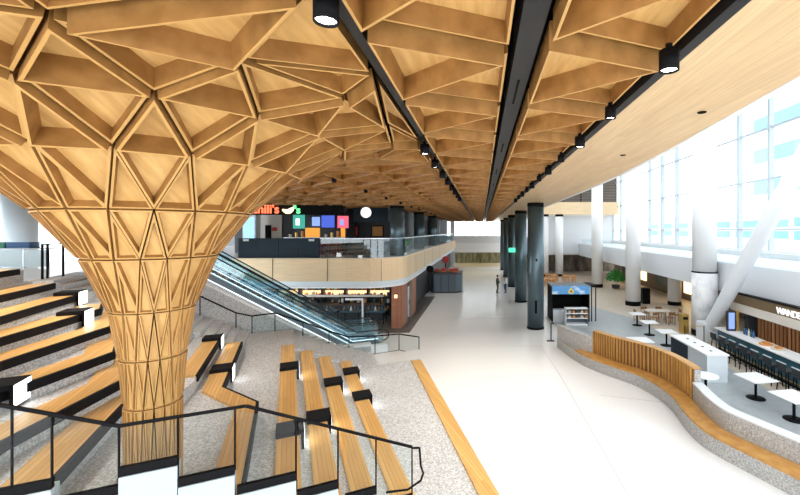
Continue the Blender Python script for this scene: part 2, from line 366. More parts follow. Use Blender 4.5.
# glowing side tables on the benches
def glow_box(label, u, v, n, w=.56, d=.43, h=.10, drop=.31):
    """black table bridging the seat: black top, lit panel facing down the tiers"""
    z = zt_(n)+.05; c = uv(u, v, z)
    t = thing('light_box', label, 'box', tuple(c), math.atan2(UA.y, UA.x), 'black light boxes on the benches')
    inv = XF[t.name]
    def loc(mb): mb.v = [inv @ p for p in mb.v]; return mb
    loc(MB().box(-d/2, d/2+.06, -w/2, w/2, .001, h)).build('top', 'nosing', t, bevel=.008)
    loc(MB().box(d/2+.06, d/2+.11, -w/2, w/2, -drop, h)).build('lamp_housing', 'black', t)
    loc(MB().box(d/2+.111, d/2+.115, -w/2+.02, w/2-.02, .02-drop, h-.02)).build('lit_panel', 'l_box', t, 'white glowing panel')
    return t
def box_at(label, px, py, n, **k):
    """put a box where its top is seen"""
    z = zt_(n)+.05+.10; p = on_z(px, py, z); u = p.x*.9+p.y*.436; v = -p.x*.436+p.y*.9
    u = lerp_list(E[n], v)-.24
    return glow_box(label, u, v, n, **k)
def box_on(label, v, n, **k): return glow_box(label, lerp_list(E[n], v)-.24, v, n, **k)
box_on('big black box with blue sheen and bright lit side on curving bench', 10.0, 10)
box_on('black box with lit side at the bend of the curved bench, lower of two', 14.0, 12)
box_on('black box with lit side near the bench end, upper of two', 15.7, 13)
box_at('black box on the zigzag wood bench, before its bend', 216, 367, 6)
box_at('black box with lit side behind the zigzag bench, above its neighbour', 205, 337, 7)
box_at('black box farther up the bench beside the landing', 285, 365, 5)
box_at('black box lower down the bench beside the landing, behind the glass rail', 286, 427, 5)
box_at('black box alone on the middle tier bench', 317, 414, 4)
box_at('black box alone on the bench two tiers above the floor', 332, 380, 3)
box_at('small farther black box on the second lowest bench', 347, 370, 2)
box_at('nearer black box on the second lowest bench', 359, 394, 2)

# ================================================================== GLASS RAIL IN FRONT
V_R = 5.36
V_R = -(-3.07)*.436+5*.9      # rail plane
def rv(px, py, dv=0): return on_v(px, py, V_R+dv)
rail = thing('glass_balustrade', 'black framed glass stair balustrade along the near edge of the seating', 'railing', tuple(rv(236, 487)))
mb = MB(); top = [rv(-60, 395), rv(0, 405), rv(119, 426), rv(246, 406), rv(412, 447)]
for a, b in zip(top, top[1:]): mb.bar(a, b, .028, .035)
mb.build('handrail', 'black', rail)
segs = [(-40, 53, 500, 481), (53, 119, 497, 491), (120, 178, 469, 459), (179, 235, 481, 467), (237, 296, 488, 474), (297, 338, 493, 482), (345, 376, 496, 489), (376, 412, 505, 497)]
def top_y(x):
    q = [(-60, 395), (0, 405), (119, 426), (246, 406), (412, 447)]; return lerp_list(q, x)
for a, b, ya, yb in segs:
    A, B = rv(a, ya), rv(b, yb); zz = (A.z+B.z)/2
    A.z = B.z = zz
    mb = MB(); mb.prism([A-VA*.03, B-VA*.03, B+VA*.03, A+VA*.03], zz-.07, zz+.03); mb.build('base_shoe', 'black', rail)
    tA, tB = rv(a+1.5, top_y(a+1.5)+3), rv(b-1.5, top_y(b-1.5)+3)
    A2, B2 = tA.copy(), tB.copy()
    mb = MB(); mb.prism([tA-VA*.006, tB-VA*.006, tB+VA*.006, tA+VA*.006], zz+.02, [tA.z, tB.z, tB.z, tA.z]); mb.build('glass_panel', 'railglass', rail)
for x, yb in [(12, 488), (52, 482), (119, 530), (178, 480), (235, 470), (296, 492), (338, 493), (376, 496), (412, 497)]:
    a, b = rv(x, top_y(x)), rv(x, yb); mb = MB(); mb.bar((b.x, b.y, a.z), (b.x, b.y, rv(x, yb).z), .013, .02); mb.build('post', 'black', rail)
p = rv(413, 448); q = rv(413, 490)
mb = MB(); mb.tube([p, p+UA*.10-Vector((0, 0, .02)), p+UA*.12-Vector((0, 0, .3)), p+UA*.16-Vector((0, 0, .42)), p+UA*.12-Vector((0, 0, .52)), p-UA*.08-Vector((0, 0, .60)), p-UA*.4-Vector((0, 0, .55))], .016); mb.build('handrail_return', 'black', rail)
# white stringer wall under the rail
mb = MB()
for a, b, ya, yb in segs:
    A, B = rv(a, ya), rv(b, yb); zz = (A.z+B.z)/2-.07
    mb.prism([A-VA*.05, B-VA*.05, B+VA*.14, A+VA*.14], -0.02, zz)
struct('wall_stair', mb, mat('stair_wall_paint', (0.42, 0.49, 0.53), 0.6))

# ================================================================== FLARED TIMBER COLUMN
AX = Vector((-4.92, 6.0, 0)); TREE_BASE = 1.9
PROF = [(.33, 1.9), (.34, 3.35), (.39, 4.05), (.5, 4.75), (.8, 5.52), (1.25, 6.17), (1.95, 6.83), (2.7, 7.28), (3.5, 7.5)]
NN = 18; A0 = math.atan2(-AX.y, -AX.x)
def node(j, k):
    r, z = PROF[j]; a = A0+(k+(0 if j % 2 == 1 else .5))*2*math.pi/NN
    return AX+Vector((r*math.cos(a), r*math.sin(a), z))
def inset(P, d):
    a, b, c = (P[1]-P[2]).length, (P[2]-P[0]).length, (P[0]-P[1]).length
    inc = (P[0]*a+P[1]*b+P[2]*c)/(a+b+c); s = (a+b+c)/2; area = ((P[1]-P[0]).cross(P[2]-P[0])).length/2; inr = area/s
    k = max(0.02, 1-d/inr); return [inc+(p-inc)*k for p in P]
def inradius(P):
    a, b, c = (P[1]-P[2]).length, (P[2]-P[0]).length, (P[0]-P[1]).length
    return ((P[1]-P[0]).cross(P[2]-P[0])).length/(a+b+c)
def coffer(P, out, gap, t, depth, drop, fr, pn, recess=.8, taper=0.0):
    """triangular timber tray: three boards round a recessed panel, opening towards out"""
    n = (P[1]-P[0]).cross(P[2]-P[0]).normalized()
    if n.dot(out) < 0: n = -n; P = [P[0], P[2], P[1]]
    inr = inradius(P); gap = min(gap, .16*inr); t = min(t, .26*inr)
    o = inset(P, gap); i = inset(P, gap+t)
    o1 = [p+n*drop for p in o]; i1 = [p+n*drop for p in i]; ob = [p-n*depth for p in o]
    ib = [p-n*depth*recess for p in inset(P, gap+t+taper)]
    fr.rim += range(len(fr.f), len(fr.f)+3)
    fr.add(o1+i1+ob+ib, [[k, (k+1) % 3, 3+(k+1) % 3, 3+k] for k in range(3)]+[[6+k, 6+(k+1) % 3, (k+1) % 3, k] for k in range(3)]
           + [[3+k, 3+(k+1) % 3, 9+(k+1) % 3, 9+k] for k in range(3)])
    q = inset(P, gap+t*.5); a = [p-n*(depth*recess-.004) for p in q]; b = [p-n*(depth*recess+.02) for p in q]
    pn.add(a+b, [[0, 1, 2], [5, 4, 3], [0, 1, 4, 3], [1, 2, 5, 4], [2, 0, 3, 5]])
tree = thing('timber_tree_column', 'flared tree shaped oak column of triangular coffers spreading into the ceiling', 'column', (AX.x, AX.y, TREE_BASE), kind='thing')
cells = []
for j in range(len(PROF)-1):
    for k in range(NN):
        s = 0 if j % 2 == 1 else 1       # where the half step falls
        a, b = node(j, k), node(j, k+1)
        if s == 0: u0, u1 = node(j+1, k-1), node(j+1, k)
        else: u0, u1 = node(j+1, k), node(j+1, k+1)
        # below-edge triangle a,b + apex above ; above-edge triangle
        if s == 0: cells.append((j, [a, b, u1], 0)); cells.append((j, [u0, u1, a], 1))
        else: cells.append((j, [a, b, u1], 0)); cells.append((j, [u0, u1, a], 1))
DP = [.035, .035, .045, .06, .08, .12, .17, .23]
tf, tp = MB(), MB(); bf = MB(); items = []
camv = Vector((0, 0, ZC))
for j, P, ty in cells:
    c = (P[0]+P[1]+P[2])/3; out = Vector((c.x-AX.x, c.y-AX.y, 0)).normalized()+Vector((0, 0, -.9 if j > 3 else 0))
    g, t = (.005, .018) if j < 4 else ((.008, .024) if j < 6 else (.014, .028)); drop = (.02 if ty else 0.0)+(.10 if j > 5 and ty == 0 else 0)
    if j < 3: coffer(P, out, .007, .016, DP[j], drop, tf, tp, .45)
    else: items.append(((c-camv).length+(40 if (c-AX).dot(Vector((-AX.x, -AX.y, 0))) < -2.2 else 0), P, out, g, t, DP[j], drop, .85 if j > 4 else .6))
tk = tf.build('trunk', 'trunk', tree); tp.build('stave', 'panel', tk)
items.sort(key=lambda q: q[0])
rf, rp = MB(), MB()
for i, (d, P, out, g, t, dp, drop, rec) in enumerate(items):
    if i < 98:
        f, pn = MB(), MB(); coffer(P, out, g, t, dp, drop, f, pn, rec, .012)
        fo = f.build('coffer', 'board', tree); pn.build('panel', 'panel', fo)
    else: coffer(P, out, g, t, dp, drop, rf, rp, rec, .012)
ro = rf.build('coffer_back', 'board', tree, 'triangular coffers round the far side', 'stuff'); rp.build('panel', 'panel', ro)
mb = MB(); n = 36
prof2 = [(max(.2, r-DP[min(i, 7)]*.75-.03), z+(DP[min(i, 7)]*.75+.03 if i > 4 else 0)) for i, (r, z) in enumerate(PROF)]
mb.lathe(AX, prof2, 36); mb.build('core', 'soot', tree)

# ================================================================== CEILING
ceil_o = MB(); ceil_o.box(-24, 1.95, 0.6, 67.5, CEIL+.42, CEIL+.7)
ceiling = struct('ceiling', ceil_o, 'soot')
C = []   # (distance, P, drop, depth)
def addc(P, drop, depth=.30, gap=.045, t=.024):
    c = (P[0]+P[1]+P[2])/3; ah = c.y > .4 and abs(c.x/c.y) < 1.5
    C.append(((c-camv).length+(0 if ah else 50), P, drop, depth, gap, t))
k0, k1 = -1, 39; STEP = 1.62
for X0, X1, yl, yr, flip in ((-0.98, .29, 3.2, 3.72, 0), (.53, 1.80, 3.35, 3.85, 0)):
    for k in range(k0, k1):
        l0, l1 = Vector((X0, yl+STEP*k, CEIL)), Vector((X0, yl+STEP*(k+1), CEIL)); r0, r1 = Vector((X1, yr+STEP*k, CEIL)), Vector((X1, yr+STEP*(k+1), CEIL))
        addc([l0, r0, l1], .16, .10); addc([r0, r1, l1], 0.0, .22)
# field over the seating and the upper deck, stitched to the column's last ring
pts = []; ring = [node(8, k) for k in range(NN)]
for p in ring: pts.append(Vector((p.x, p.y)))
for i in range(0, 12):
    for k in range(0, 41):
        x = -1.16-1.62*i; y = k*1.62+1.1
        if y > 11.2: continue
        d = math.hypot(x-AX.x, y-AX.y)
        if d < (3.85 if i == 0 else 4.25): continue
        pts.append(Vector((x, y)))
res = geometry.delaunay_2d_cdt(pts, [(k, (k+1) % NN) for k in range(NN)], [], 0, 1e-4)
for f in res[2]:
    q = [res[0][i] for i in f]; c = sum((Vector(p) for p in q), Vector((0, 0)))/3
    if math.hypot(c.x-AX.x, c.y-AX.y) < 3.42: continue
    P = [Vector((p.x, p.y, 7.5 if math.hypot(p.x-AX.x, p.y-AX.y) < 3.55 else CEIL)) for p in q]
    if inradius(P) < .06: continue
    ys = sorted(p.y for p in P); ty = (ys[1]-ys[0]) < (ys[2]-ys[1])
    addc(P, .14 if ty else 0.0, .12 if ty else .22)
for i in range(11):
    for k in range(6, 40):
        xa, xb = -1.16-1.62*i-.02, -1.16-1.62*(i+1)+.02; ya, yb = k*1.62+1.1, (k+1)*1.62+1.1
        P0, P1, P2, P3 = Vector((xb, ya, CEIL)), Vector((xa, ya, CEIL)), Vector((xa, yb, CEIL)), Vector((xb, yb, CEIL))
        addc([P0, P1, P3], .15, .10); addc([P1, P2, P3], 0, .22)
C.sort(key=lambda q: q[0])
rf, rp = MB(), MB(); dn = Vector((0, 0, -1))
for i, (d, P, drop, depth, gap, t) in enumerate(C):
    if i < 98:
        f, pn = MB(), MB(); coffer(P, dn, gap, t, depth, drop, f, pn, .9, .015)
        fo = f.build('coffer', 'board', ceiling); pn.build('panel', 'panel', fo)
    else: coffer(P, dn, gap, t, depth, drop, rf, rp, .9, .015)
ro = rf.build('distant_coffer', 'board', ceiling, kind='stuff'); rp.build('panel', 'panel', ro)
# channels and tracks
def track(name, label, x0, x1, z0, z1):
    t = thing(name, label, 'track', ((x0+x1)/2, 30, z1)); MB().box(x0, x1, .6, 66.6, z0, z1).build('rail', 'channel', t); return t
t = track('lighting_track', 'black lighting track between the coffers and the smooth wood soffit', 1.83, 1.94, 7.56, 7.9)
t = track('lighting_track', 'black lighting track along the edge of the tree column bay', -1.115, -1.02, 7.58, 7.9)
t = track('service_channel', 'wide black service channel running down the middle of the coffered ceiling', .31, .51, 7.58, 7.9)
mb = MB()
for k in range(20): y = 1.2+k*3.24; mb.box(.395, .42, y, y+.8, 7.565, 7.579)
mb.build('slot', 'soot', t)
# soffit
ed = [(-1, 3.1), (4.36, 3.47), (8, 3.85), (12, 4.15), (17, 4.3), (30, 4.4), (67, 4.4)]
mb = MB(); mb.hexa([(1.95, 67), (1.95, -1)]+[(x, y) for y, x in ed], CEIL, CEIL+.35); struct('ceiling_soffit', mb, 'soffit')
mb = MB(); P_ = [Vector((x, y, 0)) for y, x in ed]; mb.ribbon(P_, CEIL-.01, CEIL+1.3, 0.0, 0.12); struct('trim_1', mb, 'white')
mb = MB()
for px, py in ((702, 112), (623, 155), (645, 142)):
    if (px, py) == (645, 142): continue
    p = on_z(px, py, CEIL); 
    t = thing('recessed_downlight', ['small dark recessed downlight in the wood soffit, farther from the camera', 'dark recessed downlight in the wood soffit nearest the glass wall'][px > 650], 'light', (p.x, p.y, CEIL))
    MB().cyl((p.x, p.y, CEIL-.012), (p.x, p.y, CEIL), .06, n=16).build('bezel', 'black', t); MB().cyl((p.x, p.y, CEIL-.016), (p.x, p.y, CEIL-.0125), .045, n=16).build('lens', 'soot', t)
# spotlights
def spot(x, y, label, big=True, power=130):
    r = .085 if big else .07; h = .18 if big else .15
    t = thing('spotlight', label, 'spotlight', (x, y, 7.56), 0, 'black spotlights on the ceiling tracks')
    MB().cyl((x, y, 7.56), (x, y, 7.50), .03, n=10).build('stem', 'black', t)
    MB().lathe((x, y, 7.5), [(0, 0), (r, 0), (r, -h), (r-.012, -h), (r-.014, -h+.03)], 20).build('housing', 'black', t)
    MB().cyl((x, y, 7.5-h+.02), (x, y, 7.5-h+.025), r-.015, n=20).build('lens', 'l_spot', t)
    ld = bpy.data.lights.new('spot_beam', 'SPOT'); ld.energy = power; ld.spot_size = R(75 if power < 200 else 110); ld.spot_blend = .6; ld.shadow_soft_size = .08; ld.color = (1, .93, .84)
    lo = link(bpy.data.objects.new('spot_beam', ld)); lo.parent = t; lo.location = (0, 0, -.07-h)
LR = 'black cylinder spotlight glowing on the track beside the smooth soffit'
LL = 'black cylinder spotlight glowing on the track beside the tree column bay'
for k in range(11): spot(1.66, 3.55+1.62*k, 'nearest and biggest black spotlight on the track beside the smooth soffit' if k == 0 else LR, k % 2 == 0)
for y in (2.72, 7.4, 9.0, 10.7, 12.3, 14, 15.6, 17.2, 18.9): spot(-1.06, y, 'nearest black spotlight, glowing white beside the tree column petals' if y < 3 else LL, True)
for x, y in ((-9.2, 11.5), (-10.6, 7.2), (-10.6, 2.6), (-13.2, 9.5), (-7.4, 2.2)): spot(x, y, 'unseen added black spotlight brightening the upper seating tiers beyond the tree column', True, 420)  # extra spotlights out of view, added to brighten the upper tiers
for k in range(9): spot(-4.4, 11.9+3.24*k, 'small black spotlight in the row above the balcony edge', False)
# ================================================================== DARK COLUMNS
def ring_z(r, z0, z1, c, n=32): return MB().lathe(c, [(0, z0), (r, z0), (r, z1), (0, z1)], n)
ORD = ['nearest', 'second', 'third', 'fourth', 'fifth', 'sixth']
for i in range(5):
    y = 24.3+9.1*i; x = 3.25
    t = thing('dark_column', f'{ORD[i]} round charcoal column in the row standing on the concourse floor', 'column', (x, y, 0), 0, 'charcoal columns on the concourse', kind='thing')
    ring_z(.50, 0.12, 7.35, (x, y, 0)).build('shaft', 'steel', t); ring_z(.52, 0, .12, (x, y, 0)).build('base_ring', 'black', t); ring_z(.50, 7.351, CEIL-.004, (x, y, 0)).build('collar', 'soot', t)
    if i == 0:
        MB().box(x-.1, x+.02, y-.56, y-.45, 1.0, 1.75).build('fire_cabinet', 'soot', t); MB().box(x-.06, x+.04, y-.58, y-.49, 4.1, 4.25).build('camera_bracket', 'black', t)
for i in range(3):
    y = 24.6+8.6*i; x = -5.22
    t = thing('deck_column', f'{ORD[i]} round charcoal column behind the upper deck glass rail', 'column', (x, y, DECK), 0, 'charcoal columns on the upper deck', kind='thing')
    ring_z(.43, DECK, CEIL-.3, (x, y, 0)).build('shaft', 'steel', t); ring_z(.44, CEIL-.299, CEIL-.165, (x, y, 0)).build('collar', 'soot', t)
t = thing('exit_sign', 'small green lit exit sign hanging beside the column row', 'sign', (2.4, 33, 5.0))
MB().box(2.2, 2.75, 33.0, 33.06, 4.15, 4.5).build('case', 'l_exit', t); MB().bar((2.47, 33.03, 4.5), (2.47, 33.03, CEIL), .02).build('hanger', 'black', t)

# ================================================================== UPPER DECK
def arc(cx, cy, r, a0, a1, n=8): return [Vector((cx+r*math.cos(R(a0+(a1-a0)*i/n)), cy+r*math.sin(R(a0+(a1-a0)*i/n)), 0)) for i in range(n+1)]
edge = [Vector((-4.6, 66.8, 0)), Vector((-4.6, 45, 0))]+arc(-6.6, 24.2, 2.0, 0, -90)+[Vector((-10, 22.2, 0)), Vector((-14.4, 22.2, 0))]
poly = edge+[uv(-3.8, 23.9), uv(-3.8, 19.75), uv(-7.0, 19.75), uv(-7.0, 2), Vector((-12, -5, 0)), Vector((-26, -5, 0)), Vector((-26, 66.8, 0))]
mb = MB(); mb.prism(poly, DECK-.25, DECK); struct('floor_deck', mb, 'terrazzo')
MB_ = MB(); MB_.prism([p for p in edge]+[Vector((-14.4, 40, 0)), Vector((-14.4, 66.8, 0))], 2.72, 2.80); struct('ceiling_shop', MB_, 'white')
mb = MB(); mb.ribbon(edge, 3.12, DECK-.02, 0, -.14) ; fo = struct('wall_balcony', mb, 'fascia')
mb = MB(); mb.ribbon(edge, 2.72, 3.11, .04, .24); struct('trim_2', mb, 'bluewhite')
mb = MB()
for px in (272, 327, 381): x = (px-VX)/F*22.0; mb.box(x-.008, x+.008, 22.04, 22.075, 3.13, DECK-.03)
for y in (27, 31, 36, 42): mb.box(-4.475, -4.455, y-.01, y+.01, 3.13, DECK-.03)
struct('trim_3', mb, 'black')
# dark counter screen and glass rail on the deck edge
t = thing('dark_screen_wall', 'low dark blue panelled screen on the upper deck edge before the restaurant', 'screen', (-11.4, 22.3, DECK))
for k in range(4):
    x0 = -13.6+k*1.13; MB().box(x0, x0+1.11, 22.3, 22.42, DECK, DECK+1.1).build('panel', 'darkblue', t, bevel=.01)
for x in (-13.15, -9.5): MB().box(x-.15, x+.15, 22.27, 22.30, DECK+.93, DECK+1.05).build('plaque', 'cool', t, 'small pale plaque')
t = thing('deck_balustrade', 'clear glass balustrade with thin top rail round the upper deck corner', 'railing', (-6, 24, DECK))
rp_ = [Vector((-9.0, 22.27, 0))]+arc(-6.6, 24.2, 1.93, -90, 0)+[Vector((-4.67, 24.2+2.2*i, 0)) for i in range(1, 19)]
mb = MB()
for a, b in zip(rp_, rp_[1:]): mb.bar((a.x, a.y, DECK+1.08), (b.x, b.y, DECK+1.08), .04)
mb.build('handrail', 'chrome', t)
for a, b in zip(rp_, rp_[1:]):
    d = (b-a).normalized()*.02; mb = MB(); nn = Vector((d.y, -d.x, 0))*.35
    mb.prism([a+d-nn, b-d-nn, b-d+nn, a+d+nn], DECK, DECK+1.06); mb.build('glass_panel', 'tealglass', t)
# restaurant on the deck
for q in ((-17, -9.5, 27.5, 27.8), (-9.3, -6.1, 29.5, 29.8), (-9.5, -9.3, 27.5, 29.8), (-6.1, -5.9, 29.5, 66)):
    struct('wall_restaurant', MB().box(*q, DECK, CEIL-.05), 'darkwall')
t = thing('restaurant_sign', 'black restaurant header with red and green glowing letters and a pepper emblem', 'sign', (-12, 24.4, 6.7))
MB().box(-16, -8.6, 24.4, 24.7, 6.90, CEIL-.06).build('header', 'soot', t)
text('lettering', "chili's", 'l_red', t, (-14.0, 24.36, 6.99), (1, 0, 0), .76, extr=.03, bold=.012)
mb = MB(); pp = [(0, .20, .03), (.10, .13, .09), (.25, .06, .13), (.42, .08, .15), (.55, .17, .13), (.64, .27, .08), (.68, .33, .03)]
for (x, z, r), (x2, z2, r2) in zip(pp, pp[1:]): mb.cyl((-12.15+x, 24.34, 7.02+z), (-12.15+x2, 24.34, 7.02+z2), r, r2, 12)
mb.build('pepper_emblem', 'l_cream', t, 'pale curved pepper emblem')
MB().tube([(-11.49, 24.34, 7.33), (-11.43, 24.34, 7.43), (-11.38, 24.34, 7.47)], .03).build('pepper_stem', 'l_green', t)
text('lettering', "'s", 'l_green', t, (-11.42, 24.36, 6.98), (1, 0, 0), .62, extr=.03, bold=.012)
scr = [(299, 221.5, 13, 15, 'l_teal', 'menu screen glowing teal and white, first beside the pepper sign'), (316, 221.5, 9, 10, 'l_screen2', 'narrow pale blue menu screen over the counter'), (328, 221.5, 14, 13, 'l_screen', 'deep blue menu screen over the counter'), (343, 222, 12, 13, 'l_pink', 'pink and white menu screen at the counter end')]
for px, py, w_, h_, m_, lb in scr:
    Y = 26.0; x = (px-VX)/F*Y; z = ZC+(VY-py)*Y/F; ww = w_*Y/F/2; hh = h_*Y/F/2
    t = thing('menu_screen', lb, 'screen', (x, Y, z), 0, 'menu screens over the restaurant counter')
    MB().box(x-ww, x+ww, Y, Y+.08, z-hh, z+hh).build('case', 'black', t); MB().box(x-ww+.03, x+ww-.03, Y-.006, Y-.001, z-hh+.03, z+hh-.03).build('display', m_, t)
    if m_ != 'l_screen':
        MB().box(x-ww*.5, x+ww*.1, Y-.012, Y-.007, z-hh*.5, z+hh*.4).build('picture', 'l_white' if m_ == 'l_teal' else 'l_screen2', t)
    MB().bar((x, Y+.04, z+hh), (x, Y+.04, 7.55), .04).build('hanger', 'black', t)
x = (249-VX)/F*26; t = thing('drinks_fridge', 'tall blue lit drinks fridge near the restaurant entrance', 'fridge', (x, 26, DECK))
MB().box(x-.42, x+.42, 26, 26.6, DECK, 6.95).build('body', 'cool', t); MB().box(x-.34, x+.34, 25.985, 25.999, DECK+.75, 6.8).build('door', 'l_fridge', t)
for k in range(3): MB().box(x-.33, x+.33, 25.97, 25.984, DECK+1.2+.42*k, DECK+1.24+.42*k).build('shelf', 'cool', t)
x = (313-VX)/F*25.6; t = thing('service_counter', 'restaurant service counter with orange front panel and dishes', 'counter', (x, 25.8, DECK))
MB().box(-12.5, -8.8, 25.4, 26.0, DECK, DECK+1.05).build('body', 'darkwall', t); MB().box(-12.6, -8.7, 25.35, 26.05, DECK+1.051, DECK+1.1).build('worktop', 'chrome', t)
MB().box(x-.45, x+.45, 25.5, 25.6, DECK+1.101, DECK+1.7).build('orange_panel', 'orangep', t, 'orange back panel'); MB().box(-9.0, -8.75, 25.5, 25.6, DECK+1.101, DECK+1.7).build('orange_panel', 'orangep', t, 'orange back panel')
for k in range(9):
    px = -12.3+.38*k
    if abs(px-x) < .55 or px > -9.2: continue
    tt = thing('food_jar', 'small warm coloured food container on the restaurant counter', 'container', (px, 25.7, DECK+1.1), 0, 'containers on the restaurant counter')
    MB().cyl((px, 25.7, DECK+1.1), (px, 25.7, DECK+1.3+.1*(k % 3)), .09, n=10).build('jar', ['cream', 'gold', 'orange'][k % 3], tt); MB().cyl((px, 25.7, DECK+1.3+.1*(k % 3)), (px, 25.7, DECK+1.34+.1*(k % 3)), .095, n=10).build('lid', 'black', tt)
x = (270-VX)/F*27.4; t = thing('pale_doorway_panel', 'pale grey lit wall panel with dark opening inside the restaurant', 'panel', (x, 27.4, DECK))
MB().box(x-.8, x+.8, 27.38, 27.49, DECK, 7.0).build('panel', 'cream', t); MB().box(x-.3, x+.1, 27.34, 27.379, DECK+.5, DECK+1.9).build('opening', 'soot', t); MB().box(x+.15, x+.5, 27.34, 27.379, DECK+1.5, DECK+1.75).build('red_sign', 'red', t)
for k, px in enumerate((322, 330, 338)):
    x = (px-VX)/F*23.6; t = thing('red_stool', 'red framed stool behind the glass rail by the counter', 'stool', (x, 23.6, DECK), 0, 'red stools by the restaurant counter')
    MB().cyl((x, 23.6, DECK+.70), (x, 23.6, DECK+.75), .18, n=14).build('seat', 'red', t)
    for sx in (-1, 1):
        for sy in (-1, 1): MB().bar((x+sx*.2, 23.6+sy*.2, DECK), (x+sx*.13, 23.6+sy*.13, DECK+.7), .025).build('leg', 'red', t)
# round lit sign
x = (366-VX)/F*25; z = ZC+(VY-212.5)*25/F
t = thing('round_lit_sign', 'round white glowing sign on the dark shopfront corner', 'sign', (x, 25, z))
MB().cyl((x, 25.1, z), (x, 25.0, z), .36, n=28).build('case', 'black', t); MB().cyl((x, 24.995, z), (x, 24.98, z), .33, n=28).build('face', 'l_white', t); MB().bar((x, 25.05, z+.3), (x, 25.05, 7.5), .05).build('hanger', 'black', t)
MB().bar((x-.1, 24.97, z-.18), (x+.06, 24.97, z+.18), .05, .01).build('mark', 'red', t)
t = thing('shop_header', 'dark blue shop header with lit underside beside the round sign', 'sign', (-7.6, 26.5, 6.6)); MB().box(-8.55, -6.2, 26.5, 26.8, 6.5, 7.43).build('header', 'darkblue', t)
for px, m_, lb in ((352, 'l_red', 'small warm lit picture on the dark lounge wall'), (377, 'l_yel', 'orange lit picture on the dark lounge wall')):
    x = (px-VX)/F*29.3; t = thing('wall_picture', lb, 'picture', (x, 29.4, 5.9))
    MB().box(x-.45, x+.45, 29.42, 29.49, 5.45, 6.3).build('frame', 'black', t); MB().box(x-.38, x+.38, 29.40, 29.419, 5.52, 6.23).build('canvas', 'orange' if m_ == 'l_yel' else 'red', t)
for k, px in enumerate((357, 377)):
    x = (px-VX)/F*26; t = thing('lounge_sofa', ['blue grey sofa behind the glass rail under the warm picture', 'blue grey sofa behind the glass rail under the orange picture'][k], 'sofa', (x, 26, DECK))
    MB().box(x-.42, x+.42, 25.7, 26.3, DECK+.12, DECK+.45).build('seat', 'slate', t, bevel=.03); MB().box(x-.42, x+.42, 26.3, 26.5, DECK+.12, DECK+.85).build('backrest', 'slate', t, bevel=.03)
    for sx in (-1, 1): MB().box(x+sx*.48-.055, x+sx*.48+.055, 25.7, 26.5, DECK+.12, DECK+.65).build('armrest', 'slate', t, bevel=.03)
    for sx in (-.4, .4):
        for sy in (25.78, 26.4): MB().cyl((x+sx, sy, DECK), (x+sx, sy, DECK+.12), .025, n=8).build('leg', 'black', t)
t = thing('deck_planter', 'low planter of green leaves between the deck columns', 'plant', (-5.4, 29.5, DECK))
MB().box(-5.85, -5.25, 27.6, 29.4, DECK, DECK+.45).build('pot', 'darkwall', t)
mb = MB()
for k in range(160):
    a = rng.random()*6.28; p = Vector((-5.55+rng.uniform(-.22, .22), 28.5+rng.uniform(-.9, .9), DECK+.44)); q = p+Vector((.25*math.cos(a), .25*math.sin(a), rng.uniform(.15, .5))); s_ = Vector((-math.sin(a), math.cos(a), 0))*.05
    mb.add([p, (p+q)/2+s_, q, (p+q)/2-s_], [[0, 1, 2, 3]])
mb.build('foliage', 'green', t)
t = thing('mural_board', 'dark mural with pale pink blossoms at the deck end', 'picture', (-5.4, 44, 5)); MB().box(-5.9, -4.95, 44, 44.1, DECK+.5, CEIL-.5).build('board', 'mural', t)
t = thing('deck_end_panel', 'pale blue upright panel at the far end of the upper deck', 'panel', (-5.1, 52, DECK)); MB().box(-5.8, -4.8, 55, 55.15, DECK, CEIL-.17).build('board', 'bluewhite', t)

